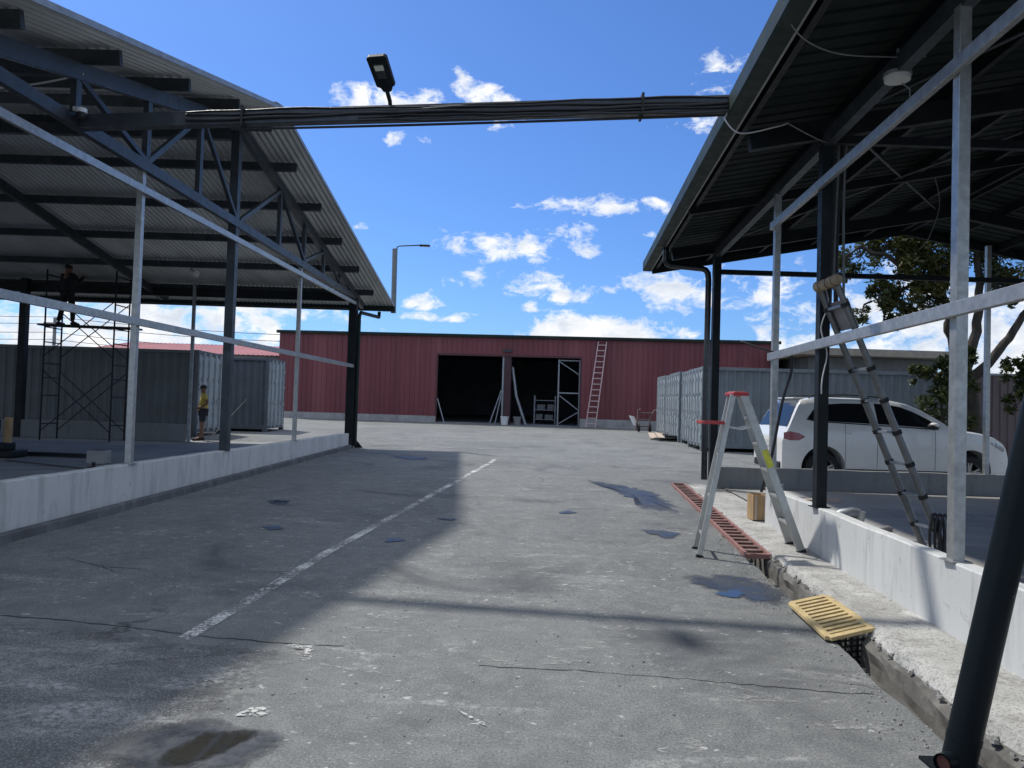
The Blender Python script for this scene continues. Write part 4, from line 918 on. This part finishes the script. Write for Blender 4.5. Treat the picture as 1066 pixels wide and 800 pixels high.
for k in range(7): x = 2.33+.05*k; t.beam((x,5.42+.016*k,-.2), (x,5.42+.016*k,.02), .012, .012)
t.build('basket', dark_steel, YG)
# ---------------------------------------------------------------- leaning black prop in front
def scratched():
    s = NT('scratched black paint')
    v = s.mapv((1,1,.28)); n = s.noise(17, 6, .7, 1.2, vec=v); n2 = s.noise(3.0, 2)
    f = s.math('MULTIPLY', s.rng(n, .66, .70), s.rng(n2, .5, .58))
    c = s.mix(f, s.mix(s.noise(6,4), (.005,.008,.011), (.008,.012,.015)), (.42,.43,.42))
    return s.pbr(c, .4, 0, None, .1, 0)
sp = scratched()
PP = thing('steel_prop', (2.09, 3.52, 0), 'scratched black steel pipe prop leaning in the right foreground', 'pipe')
pa, pb = Vector((2.075, 3.50, .0)), Vector((3.06, 3.50, 4.54))
MB().cyl(pa, pb, .072, 32).build('pipe', sp, PP)
dv = (pb-pa).normalized(); MB().tube([pa+dv*.14, pa+dv*.17], .0745, 32).build('weld_ring', sp, PP)
t = MB(); t.tube([(2.03,3.47,.06),(1.975,3.44,.06)], .042, 20, False); t.tube([(2.0,3.455,.06),(1.976,3.441,.06)], .035, 20, False); t.build('pipe_stub', sp, PP)
MB().cyl((2.0,3.455,.06), (1.99,3.449,.06), .035, 20).build('stub_end', brown_iron, PP)
MB().box((2.085,3.5,.008), (.24,.24,.016)).build('base_plate', sp, PP, bevel=.003)
# ---------------------------------------------------------------- small things on the right
BX = thing('wooden_box', (3.50, 10.72, wz(10.7)), 'small open wooden box at the far end of the sunlit wall', 'box')
z = wz(10.7)+.005; t = MB(); a, b, h, w = .20, .26, .35, .014
for dx in (-a/2+w/2, a/2-w/2): t.box((3.50+dx, 10.72, z+h/2), (w, b, h))
for dy_ in (-b/2+w/2, b/2-w/2): t.box((3.50, 10.72+dy_, z+h/2), (a-2*w-.001, w, h-.004))
t.box((3.50,10.72,z+.01), (a-.03,b-.03,.014)); t.build('case', wood, BX)
t = MB(); t.box((3.44,10.584,z+h*.5), (.03,.012,h-.01)); t.box((3.57,10.584,z+h*.5), (.03,.012,h-.01)); t.build('batten', pale_board, BX)
GR = thing('angle_grinder', (4.5, 10.2, .15), 'grey power tool lying on the floor behind the sunlit wall beside the black column', 'tool')
t = MB(); t.tube([(4.36,10.25,0.245),(4.46,10.2,0.285),(4.6,10.15,0.315),(4.68,10.12,0.315)], [.05,.075,.075,.055], 12); t.build('motor_housing', galv_dull, GR)
t = MB(); t.cyl((4.66,10.12,0.165), (4.69,10.11,0.345), .055, 14); t.build('gear_head', alu, GR)
t = MB(); t.tube([(4.60,10.05,0.195),(4.42,10.1,0.165),(4.38,10.2,0.165)], .03, 8); t.build('handle', black_rubber, GR)
SD = thing('clamp', (3.62, 10.12, .61), 'small silver clamp on the far end of the sunlit wall top', 'clamp')
t = MB(); t.sphere((3.60,10.1,.665), .04, 12, 8); t.build('knob', alu, SD); t = MB(); t.box((3.60,10.1,.622), (.06,.09,.03)); t.build('jaw', galv_dull, SD)
t = MB(); t.beam((4.7,12.6,.175), (5.6,12.9,.175), .16, .05); single('board', t, pale_board, (5.1,12.7,.1), 'short board lying on the right shed floor in front of the grey cross wall', 'board')
t = MB(); t.tube([(4.75,9.75,.165),(4.85,9.72,.185),(4.9,9.7,.175)], [.02,.04,.02], 8); single('stone', t, plinth_m, (4.8,9.7,.1), 'small stone on the shed floor just right of the power tool', 'stone')
# ---------------------------------------------------------------- left shed floor clutter
CB = thing('concrete_block', (-7.88, 14.6, .25), 'pale concrete block standing on the left shed floor', 'block')
t = MB(); t.box((-7.88,14.6,.38), (.32,.3,.25)); t.build('body', conc_light, CB, bevel=.012)
t = MB(); t.box((-7.88,14.6,.511), (.22,.2,.008)); t.build('dark_plate', kerb_m, CB)  # thin dark plate on top of the block, no opening is cut
t = MB(); t.beam((-10.4,15.9,.30), (-8.3,15.75,.30), .10, .08); single('steel_bar', t, dark_steel, (-9.3,15.8,.25), 'long dark bar lying on the left shed floor behind the concrete block', 'bar')
t = MB(); t.tube(sag((-9.6,14.5,.275),(-7.2,13.2,.275),0)+[(-6.9,13.3,.275)], .014, 6); single('cable', t, cable_m, (-8.4,13.8,.25), 'black cable trailing on the left shed floor in front of the concrete block', 'cable', 'loose cables on the sheds')
t = MB(); t.box((-7.1,13.0,.30), (.16,.12,.09)); t.tube([(-7.1,13,.33),(-7.1,13,.42)], .03, 8); single('plug_box', t, black_rubber, (-7.1,13,.25), 'tiny black plug box on the floor near the galvanised post', 'socket')
MX = thing('plate_compactor', (-10.25, 15.4, .25), 'dark ground compactor with a tan upright at the left edge', 'machine')
t = MB(); t.box((-10.25,15.4,.33), (.7,.5,.14)); t.box((-10.3,15.4,.47), (.4,.34,.16)); t.build('base', dark_steel, MX, bevel=.03)
t = MB(); t.tube([(-10.35,15.3,.5),(-10.28,15.25,.85),(-10.25,15.2,1.0)], .05, 10); t.build('engine_pipe', black_rubber, MX)
t = MB(); t.beam((-10.18,15.4,.5), (-10.15,15.38,1.06), .05, .14, (1,0,0)); t.build('upright', wood, MX)
t = MB(); t.tube([(-10.45,15.15,.40),(-10.45,15.15,.52),(-10.45,15.15,.56)], [.06,.06,.03], 10); t.build('fuel_bottle', off_white, MX)
single('steel_bar', MB().cyl((-9.1, 22.9, .27), (-8.0, 22.9, 1.55), .014, 6), alu, (-9, 22.9, .25), 'thin pale rod leaning on the dark post beside the man in yellow', 'bar')
# ---------------------------------------------------------------- scaffold
SC = thing('scaffold', (-12.1, 21.6, .25), 'dark tubular scaffold with a plank inside the left shed', 'scaffold')
for x in (-13.15, -11.2):
    for y in (21.25, 22.05): MB().cyl((x, y, .25), (x, y, 5.05), .024, 8).build('upright', dark_steel, SC)
    for z in (.7, 1.5, 2.0, 2.4, 3.0, 3.42, 4.1, 4.9): MB().cyl((x, 21.25, z), (x, 22.05, z), .018, 6).build('frame_rung', dark_steel, SC)
for y in (21.25, 22.05):
    for a, b in ((.5, 2.2), (2.6, 4.2)):
        MB().cyl((-13.15, y, a), (-11.2, y, b), .014, 6).build('cross_brace', dark_steel, SC)
        MB().cyl((-13.15, y, b), (-11.2, y, a), .014, 6).build('cross_brace', dark_steel, SC)
MB().box((-12.1, 21.65, 3.485), (2.75, .5, .05), ry=.012).build('plank', black_rubber, SC)
# ---------------------------------------------------------------- people
def skinned(J, bones, root):
    names = list(J); me = bpy.data.meshes.new('tmp'); me.from_pydata([J[n][0] for n in names], [(names.index(a), names.index(b)) for a, b in bones], [])
    ob = bpy.data.objects.new('tmp', me); col.objects.link(ob)
    m = ob.modifiers.new('s', 'SKIN'); m.use_smooth_shade = True
    for i, n in enumerate(names):
        sv = me.skin_vertices[0].data[i]; sv.radius = (J[n][1], J[n][1]) if not isinstance(J[n][1], tuple) else J[n][1]; sv.use_root = (n == root)
    ss = ob.modifiers.new('u', 'SUBSURF'); ss.levels = 2; ss.render_levels = 2
    dg = bpy.context.evaluated_depsgraph_get(); dg.update()
    r = bpy.data.meshes.new_from_object(ob.evaluated_get(dg)); bpy.data.objects.remove(ob); bpy.data.meshes.remove(me)
    return r
def person(loc, rz, label, P, shirt, trousers, bare_legs=False, bare_arms=True, k=1.0, shoe=None):
    p = thing('person', loc, label, 'person', None, True, rz); S = Matrix.Scale(k, 4)
    J = dict(pelvis=((0,0,.93),.125), waist=((0,.0,1.07),.115), chest=(P.get('chest',(0,0,1.28)),.15), neck=(P.get('neck',(0,.0,1.455)),.058), head=(P.get('head',(0,-.02,1.58)),.088), crown=(P.get('crown',(0,-.01,1.655)),.07))
    for s, n in ((-1,'r'), (1,'l')):
        J['sh'+n] = (P.get('sh'+n, (s*.185,0,1.39)), .06); J['el'+n] = (P.get('el'+n, (s*.25,.03,1.12)), .042); J['wr'+n] = (P.get('wr'+n, (s*.26,-.04,.88)), .03)
        J['hip'+n] = (P.get('hip'+n, (s*.095,0,.88)), .098); J['kn'+n] = (P.get('kn'+n, (s*.11,-.02,.49)), .062); J['an'+n] = (P.get('an'+n, (s*.11,.02,.09)), .042)
        t_ = Vector(J['an'+n][0]); J['toe'+n] = (tuple(t_+Vector((s*.02,-.16,-.05))), .036)
    B = [('pelvis','waist'),('waist','chest'),('chest','neck'),('neck','head'),('head','crown')]
    for n in 'rl': B += [('chest','sh'+n),('sh'+n,'el'+n),('el'+n,'wr'+n),('pelvis','hip'+n),('hip'+n,'kn'+n),('kn'+n,'an'+n),('an'+n,'toe'+n)]
    t = MB(); t.mesh(skinned(J, B, 'pelvis'))
    for n, s in (('r',-1), ('l',1)):        # hands: palm, four fingers and a thumb
        e, w = Vector(J['el'+n][0]), Vector(J['wr'+n][0]); d = (w-e).normalized(); side = d.cross(Vector((1,0,0))).normalized(); nrm = d.cross(side).normalized()
        t.tube([w-d*.01, w+d*.03, w+d*.085], [.028,.04,.036], 8)
        for i, ln in enumerate((.070,.080,.075,.058)):
            o = w+d*.08+side*(.028-.019*i); t.tube([o, o+d*ln*.5+nrm*.006*s, o+d*ln*.85+nrm*.022*s], [.0095,.009,.007], 6)
        o = w+d*.025+side*.032; t.tube([o, o+side*.028+d*.03, o+side*.034+d*.062], [.012,.011,.008], 6)
    h = Vector(J['head'][0]); f = Vector((0,-1,0))
    fd = Vector(P.get('face', (0,-1,0))).normalized(); sd = fd.cross(Vector((0,0,1))).normalized()
    t.tube([h+fd*.085+Vector((0,0,.02)), h+fd*.108+Vector((0,0,-.015)), h+fd*.09+Vector((0,0,-.028))], [.008,.016,.01], 8)     # nose
    t.tube([h+fd*.088-sd*.022+Vector((0,0,-.05)), h+fd*.094+Vector((0,0,-.05)), h+fd*.088+sd*.022+Vector((0,0,-.05))], .008, 6)   # lips
    for s in (-1, 1): t.sphere(h+sd*s*.09+Vector((0,0,.0)), (.018,.024,.034), 8, 6)
    t.xf(S); body = t.build('body', skin_m, p)
    t = MB()
    for s in (-1, 1): t.sphere(h+fd*.081+sd*s*.032+Vector((0,0,.022)), .012, 8, 6)
    t.xf(S); t.build('eyes', hair_m, p)
    t = MB(); t.sphere(h+Vector((0,0,.055))-fd*.014, (.100,.102,.085), 16, 10); t.xf(S); t.build('hair', hair_m, p)
    # shirt
    J2 = {}
    for n_ in ('waist','chest','shr','shl','elr','ell','wrr','wrl','pelvis'): J2[n_] = (J[n_][0], J[n_][1]+(.03 if n_ in ('waist','chest','pelvis') else .018))
    J2['collar'] = (tuple(Vector(J['chest'][0]).lerp(Vector(J['neck'][0]), .72)), .075)
    B2 = [('pelvis','waist'),('waist','chest'),('chest','collar'),('chest','shr'),('chest','shl')]
    for n in 'rl':
        if bare_arms:
            J2['sl'+n] = (tuple(Vector(J['sh'+n][0]).lerp(Vector(J['el'+n][0]), .62)), .064); B2.append(('sh'+n,'sl'+n)); del J2['el'+n]; del J2['wr'+n]
        else: B2 += [('sh'+n,'el'+n),('el'+n,'wr'+n)]
    t = MB(); t.mesh(skinned(J2, B2, 'waist')); t.xf(S); t.build('shirt', shirt, p)
    J3 = {'pelvis': ((0,0,.95), .137)}; B3 = []
    for n in 'rl':
        J3['hip'+n] = (J['hip'+n][0], .112); J3['kn'+n] = (tuple(Vector(J['kn'+n][0])+Vector((0,0,.04 if bare_legs else 0))), .086 if bare_legs else .076)
        B3 += [('pelvis','hip'+n),('hip'+n,'kn'+n)]
        if not bare_legs: J3['an'+n] = (tuple(Vector(J['an'+n][0])+Vector((0,0,.02))), .06); B3.append(('kn'+n,'an'+n))
    t = MB(); t.mesh(skinned(J3, B3, 'pelvis')); t.xf(S); t.build('shorts' if bare_legs else 'trousers', trousers, p)
    for n in 'rl':
        a = Vector(J['an'+n][0]); t = MB(); t.tube([a+Vector((0,.055,-.045)), a+Vector((0,.02,-.04)), a+Vector((0,-.09,-.045)), a+Vector((0,-.19,-.055)), a+Vector((0,-.215,-.062))], [.03,.047,.045,.04,.02], 10); t.xf(S); t.build('shoe', shoe or black_rubber, p)
    return p
person((-12.80, 21.65, 3.515), R(160), 'man in black work clothes standing astride on the scaffold plank', dict(hipr=(-.10,0,.87), hipl=(.10,0,.87), knr=(-.19,-.03,.48), knl=(.20,-.03,.48), anr=(-.27,.02,.085), anl=(.27,.02,.085), elr=(-.31,-.10,1.22), ell=(.31,-.10,1.22), wrr=(-.20,-.30,1.36), wrl=(.20,-.30,1.38)), black_cloth, black_cloth, False, False, 1.03)
person((-9.42, 23.25, .252), R(-62), 'man in a yellow t-shirt and dark shorts with a hand on his hip', dict(head=(0,-.03,1.575), crown=(0,-.015,1.655), elr=(-.34,.12,1.17), wrr=(-.19,-.02,1.02), ell=(.24,.10,1.14), wrl=(.17,-.10,1.02), knr=(-.11,-.03,.49), anl=(.13,-.08,.09)), yellow_cloth, shorts_cloth, True, True, 1.0)
person((5.36, 7.6, .152), R(80), 'person in dark clothes at the right edge, one bare arm hanging down', dict(elr=(-.24,.03,1.12), wrr=(-.25,.0,.86)), black_cloth, black_cloth, False, True, 1.03)

# ---------------------------------------------------------------- car
CL, CW = 4.80, .935
TOP = [(0,.98),(.03,1.06),(.10,1.22),(.24,1.50),(.36,1.70),(.44,1.80),(.62,1.835),(1.0,1.86),(1.5,1.865),(2.0,1.85),(2.35,1.835),(2.65,1.775),(2.95,1.645),(3.2,1.50),(3.42,1.355),(3.55,1.29),(3.8,1.255),(4.1,1.22),(4.4,1.15),(4.62,1.05),(4.74,.92),(4.80,.74)]
def topz(x):
    for (a, b), (c, d) in zip(TOP, TOP[1:]):
        if a <= x <= c: return lerp(b, d, (x-a)/(c-a))
    return TOP[0][1] if x < 0 else TOP[-1][1]
def plan(x):
    if x < .35: return 1-.12*((.35-x)/.35)**2
    if x > 3.9: return 1-.26*((x-3.9)/.9)**2
    return 1
def wid(z):
    pts = [(.2,.86),(.35,.915),(.6,.935),(.95,.94),(1.15,.925),(1.3,.895),(1.36,.875),(1.6,.765),(1.75,.69),(1.9,.60)]
    for (a, b), (c, d) in zip(pts, pts[1:]):
        if a <= z <= c: return lerp(b, d, (z-a)/(c-a))
    return .86 if z < .2 else .60
def hwid(x, z): return wid(z)*plan(x)
CR = thing('parked_car', (5.55, 16.40, gz(16)+.0), 'white SUV parked behind the grey cross wall, facing right', 'car', None, True, R(1.5))
def car_body():
    xs = [0,.03,.07,.13,.22,.3,.37,.44,.55,.7]+[.85+.1*i for i in range(26)]+[3.42,3.48,3.55,3.7,3.85,4.0,4.15,4.3,4.42,4.54,4.64,4.72,4.77,4.80]
    rows = []
    for x in xs:
        zt = topz(x); z0 = .24 if .15 < x < 4.6 else .34; ring = []
        N_ = 16; ze = zt-(.035 if zt > 1.4 else .05)
        half = [(0, z0), (hwid(x, z0)*.6, z0)]
        for k in range(N_+1):
            z = lerp(z0, ze, k/N_); half.append((hwid(x, z), z))
        we = hwid(x, ze)
        for s, dz in ((.95,.45),(.85,.74),(.6,.93),(.3,.99)): half.append((we*s, ze+(zt-ze)*dz))
        full = [(y, z) for y, z in half]+[(0, zt)]+[(-y, z) for y, z in half[:0:-1]]
        rows.append([(x, y, z) for y, z in full])
    n = len(rows[0]); t = MB(); vs = [p for r in rows for p in r]
    fs = [(i*n+j, i*n+(j+1)%n, (i+1)*n+(j+1)%n, (i+1)*n+j) for i in range(len(rows)-1) for j in range(n)]
    t.add(vs, fs+[tuple(range(n))[::-1], tuple(range((len(rows)-1)*n, len(rows)*n))], True)
    o = t.build('body', car_white, CR)
    cut = MB()
    for x in (.82, 3.88):
        for s in (-1, 1): cut.tube([(x, s*.62, .40), (x, s*1.2, .40)], .455, 40)
    me = o.data; cutm = bpy.data.meshes.new('c'); cutm.from_pydata(cut.v, [], cut.f); co_ = bpy.data.objects.new('c', cutm); col.objects.link(co_); co_.parent = CR
    b = o.modifiers.new('b', 'BOOLEAN'); b.operation = 'DIFFERENCE'; b.solver = 'EXACT'; b.object = co_
    import bmesh
    for m_ in (me, cutm):
        bm = bmesh.new(); bm.from_mesh(m_); bmesh.ops.remove_doubles(bm, verts=bm.verts, dist=1e-5); bmesh.ops.recalc_face_normals(bm, faces=bm.faces); bm.to_mesh(m_); bm.free()
    dg = bpy.context.evaluated_depsgraph_get(); dg.update()
    nm = bpy.data.meshes.new_from_object(o.evaluated_get(dg)); o.modifiers.clear(); o.data = nm; bpy.data.objects.remove(co_)
    nm.materials.clear(); nm.materials.append(car_white); nm.shade_smooth(); nm.set_sharp_from_angle(angle=R(38))
    return o
car_body()
def side_patch(name, poly, m, side, off=.005, step=.06, zc=None):
    """a panel following the car's side: columns of the polygon outline (x, z)"""
    top_, bot = poly; xs = sorted(set([p[0] for p in top_+bot]+[top_[0][0]+(top_[-1][0]-top_[0][0])*i/16 for i in range(17)]))
    def at(l, x):
        for (a, b), (c, d) in zip(l, l[1:]):
            if a <= x <= c: return lerp(b, d, (x-a)/(c-a) if c > a else 0)
        return l[0][1] if x < l[0][0] else l[-1][1]
    rows = []
    for x in xs:
        zb, zt = at(bot, x), at(top_, x); rows.append([(x, side*(hwid(x, lerp(zb, zt, j/6))+off), lerp(zb, zt, j/6)) for j in range(7)])
    return MB().grid(rows, True).build(name, m, CR)
for s in (-1, 1):
    side_patch('side_window', ([(.50,1.41),(.72,1.66),(.86,1.70)], [(.50,1.40),(.62,1.37),(.86,1.36)]), glass_dark, s)
    side_patch('side_window', ([(.92,1.705),(1.3,1.735),(1.88,1.74)], [(.92,1.355),(1.88,1.33)]), glass_dark, s)
    side_patch('side_window', ([(1.95,1.75),(2.2,1.74),(2.5,1.69),(2.75,1.595),(3.02,1.45),(3.22,1.32)], [(1.95,1.33),(3.22,1.275)]), glass_dark, s)
    side_patch('window_trim', ([(.48,1.40),(.62,1.372),(.9,1.352),(3.2,1.268)], [(.48,1.375),(.62,1.35),(.9,1.33),(3.2,1.245)]), trim_black, s, .007)
    side_patch('sill', ([(1.26,.40),(3.44,.40)], [(1.26,.26),(3.44,.26)]), trim_black, s, .012)
    side_patch('tail_light', ([(.02,1.10),(.12,1.13),(.30,1.10),(.42,1.03)], [(.02,.98),(.12,.95),(.30,.95),(.42,1.02)]), tail_red, s, .012)
    side_patch('headlight', ([(4.30,1.02),(4.5,.985),(4.66,.90)], [(4.30,.99),(4.5,.90),(4.66,.82)]), lamp_clear, s, .012)
    for x in (1.30, 2.28):
        y = s*(hwid(x, 1.12)+.018); MB().tube([(x-.10,y-s*.02,1.12),(x-.07,y,1.125),(x+.07,y,1.122),(x+.10,y-s*.02,1.118)], [.010,.014,.014,.010], 8).build('door_handle', car_white, CR)
    for x in (1.26, 1.92, 3.12):     # door shut lines
        side_patch('door_seam', ([(x,1.33),(x+.008,1.33)], [(x,.42),(x+.008,.42)]), trim_black, s, .003)
    m_ = MB(); y = s*1.02; m_.sphere((3.02,y,1.315), (.10,.10,.075), 14, 10); m_.tube([(3.08,s*.86,1.27),(3.06,s*.95,1.29)], .025, 8); m_.build('wing_mirror', car_white if False else trim_black, CR)
    m_ = MB(); m_.sphere((3.035,y+s*.004,1.335), (.098,.098,.062), 14, 10); m_.build('mirror_cap', car_white, CR)
    MB().tube([(.62,s*.60,1.83),(.70,s*.60,1.89),(1.4,s*.615,1.915),(2.1,s*.60,1.885),(2.3,s*.59,1.835)], .017, 8).build('roof_rail', trim_black, CR)
    for x in (.82, 3.88):
        w = thing('tmpw', (0,0,0), None, None, None, True); bpy.data.objects.remove(w)
        ty = MB(); prof = [(.235,.10),(.30,.115),(.345,.10),(.365,.07),(.365,-.07),(.345,-.10),(.30,-.115),(.235,-.10)]; n = 40; rows = []
        for i in range(n+1):
            a = 2*math.pi*i/n; rows.append([(x+r_*math.cos(a), s*(.80+o_), .365+r_*math.sin(a)) for r_, o_ in prof+prof[:1]])
        wo = ty.grid(rows, True).build('wheel', black_rubber, CR)
        rm = MB(); rm.tube([(x,s*.84,.365),(x,s*.865,.365)], [.06,.05], 16)
        for i in range(5):
            for da in (-.16, .16):
                a = 2*math.pi*i/5+.3; rm.beam((x+.03*math.cos(a),s*.855,.365+.03*math.sin(a)), (x+.235*math.cos(a+da),s*.875,.365+.235*math.sin(a+da)), .035, .02, (0,1,0))
        k = 36; rm.grid([[(x+r_*math.cos(2*math.pi*i/k), s*yy, .365+r_*math.sin(2*math.pi*i/k)) for r_, yy in ((.245,.90),(.225,.895),(.22,.80))] for i in range(k+1)], True)
        rm.build('rim', rim_m, wo)
        MB().tube([(x,s*.66,.365),(x,s*.76,.365)], .15, 20).build('brake_disc', galv_dull, wo)
        MB().tube([(x,s*.615,.40),(x,s*.625,.40)], .45, 30).build('wheel_arch_liner', black_rubber, CR)
# rear glass, windscreen, bumper trim, plate
def top_patch(name, x0, x1, f0, f1, m, off=.006):
    rows = []
    for i in range(9):
        x = lerp(x0, x1, i/8); zt = topz(x); ze = zt-.05; w = hwid(x, ze)*lerp(f0, f1, i/8)
        sl = (topz(x+.01)-topz(x-.01))/.02; nv = Vector((-sl, 0, 1)).normalized()*off
        rows.append([(x+nv.x, w*u_, zt+nv.z-.0*abs(u_)-.012*u_*u_) for u_ in (-1,-.7,-.35,0,.35,.7,1)])
    return MB().grid(rows, True).build(name, m, CR)
top_patch('windscreen', 2.66, 3.42, .86, .92, glass_dark, .012)
top_patch('rear_window', .11, .37, .90, .84, glass_dark, .012)
MB().box((.42,0,1.822), (.22,1.15,.03)).build('spoiler', car_white, CR, bevel=.01)
MB().box((-.005,0,.86), (.02,.50,.14)).build('number_plate', plate_m, CR)
t = MB(); t.box((.02,0,.42), (.10,1.5,.16)); t.build('rear_bumper', trim_black, CR, bevel=.03)
t = MB(); t.box((4.77,0,.62), (.06,1.1,.22)); t.build('grille', trim_black, CR, bevel=.02)
# ---------------------------------------------------------------- tree and shrubs
def leaves(t, c, r, n, q, size=.10, flat=1.0):
    n = int(n*3.2)
    for _ in range(n):
        v = Vector((q.gauss(0,1), q.gauss(0,1), q.gauss(0,1))).normalized()*(r*q.random()**.45); v.z *= flat
        p = Vector(c)+v; a = Vector((q.gauss(0,1), q.gauss(0,1), q.gauss(0,.6))).normalized(); b = a.cross(Vector((q.gauss(0,.5), q.gauss(0,.5), 1))).normalized()
        s = size*q.uniform(.5, 1.6); nn = a.cross(b)
        t.add([p-a*s, p-b*s*.42+nn*s*.12, p+a*s, p+b*s*.42+nn*s*.12], [(0,1,2,3)])
def tree(loc, label, limbs, clumps, seed, name='broadleaf_tree', m=leaf, size=.078, trunk_name='trunk', group='trees and shrubs beyond the car'):
    q = random.Random(seed); r = thing(name, loc, label, 'tree' if name.endswith('tree') else 'shrub', group)
    t = MB(); nodes = []
    for pts, r0_, r1_ in limbs:
        P = [Vector(p) for p in pts]; fine = []
        for a, b in zip(P, P[1:]):
            for k in range(5): fine.append(a.lerp(b, k/5)+Vector((q.gauss(0,.03), q.gauss(0,.03), q.gauss(0,.02)))*min(1, r0_*6))
        fine.append(P[-1]); n = len(fine)
        t.tube(fine, [lerp(r0_, r1_, i/(n-1)) for i in range(n)], 9); nodes += fine[3:]
    lf = MB()
    for (x, y, z, rad, n) in clumps:
        c = Vector((x, y, z)); nd = min(nodes, key=lambda p: (p-c).length); mid = nd.lerp(c, .5)+Vector((q.gauss(0,.12), q.gauss(0,.12), .08))
        t.tube([nd, mid, c], [.04, .028, .014], 6)
        k = max(5, int(n/30)); 
        for _ in range(k):
            v = Vector((q.gauss(0,1), q.gauss(0,1), q.gauss(0,.75))).normalized()*rad*q.uniform(.45, 1.05); e = c+v; m2 = c.lerp(e, .5)+Vector((q.gauss(0,.06),)*3)
            t.tube([c.lerp(nd, q.uniform(0,.3)), m2, e], [.014,.009,.004], 5); leaves(lf, e, rad*.38, int(n/k), q, size)
    t.build(trunk_name, bark, r); lf.build('crown', m, r)
tree((13.4, 22, .2), 'big broadleaf tree with a forked grey trunk behind the front of the white car', [
    ([(13.5,22,.15),(13.4,22,1.0),(13.25,22,2.0),(13.05,22,3.0)], .34, .25),
    ([(13.05,22,2.9),(12.75,22,4.0),(12.5,21.9,4.9),(11.7,21.8,5.6),(10.7,21.7,6.2),(9.9,21.7,6.5)], .17, .04),
    ([(13.1,22,2.8),(13.5,22.1,4.2),(13.6,22.1,5.6),(13.3,22,7.2),(13.0,22,8.4)], .16, .05),
    ([(13.2,22,2.7),(14.1,22,3.6),(14.9,22.1,4.7),(15.9,22.2,5.8),(16.8,22.3,6.8)], .15, .05),
    ([(12.5,21.9,4.9),(12.1,21.8,6.2),(11.6,21.8,7.4)], .08, .03),
    ([(11.7,21.8,5.6),(11.0,21.7,5.2),(10.2,21.6,4.9)], .05, .015)],
    [(11.75,21.5,6.05,.85,950),(11.2,21.8,5.3,.75,620),(12.0,21.4,5.2,.6,350),(9.95,21.8,6.25,.75,230),(9.4,21.9,5.7,.45,80),(10.4,21.6,4.95,.6,170),(9.95,21.7,4.55,.35,70),(10.8,21.9,6.6,.8,330),(10.9,22.2,7.4,1.0,600),(12.2,22,7.6,1.1,900),(13.4,22,8.2,1.2,900),(12.9,22.3,6.4,.8,420),(13.9,21.6,5.4,.7,320),(11.3,21.4,6.6,.7,500),(14.3,22,6.5,.9,500),(15.6,22,6.4,1.0,600),(15.0,22.2,5.6,.7,220),(16.6,22.3,7.0,1.1,600),(14.4,22,7.6,1.1,700),(15.8,22,4.5,.6,160),(10.6,21.6,4.3,.35,60)], 21)
tree((12.4, 21.6, .2), 'leafy shrub sprouting left of the tree trunk above the white car', [
    ([(12.4,21.6,.15),(12.3,21.5,1.3),(12.1,21.5,2.3),(11.8,21.4,3.0)], .05, .02), ([(12.5,21.6,.15),(12.6,21.5,1.6),(12.7,21.5,3.0)], .05, .02)],
    [(12.0,21.4,2.3,.55,330),(11.8,21.4,3.05,.45,170),(12.5,21.4,2.75,.6,380),(12.4,21.5,1.6,.6,330),(11.4,21.4,2.8,.3,50),(12.8,21.5,3.5,.4,160)], 8, 'leafy_shrub', leaf2, .072, 'stem')
tree((14.4, 21.4, .2), 'leafy shrub growing right of the tree trunk at the right edge', [
    ([(14.3,21.4,.15),(14.4,21.4,1.4),(14.6,21.4,2.6),(14.9,21.4,3.2)], .05, .02)],
    [(14.6,21.4,2.9,.6,320),(15.1,21.4,3.2,.5,220),(14.3,21.3,2.2,.5,240),(15.2,21.4,2.3,.5,180),(14.1,21.4,3.2,.35,100)], 9, 'leafy_shrub', leaf2, .072, 'stem')
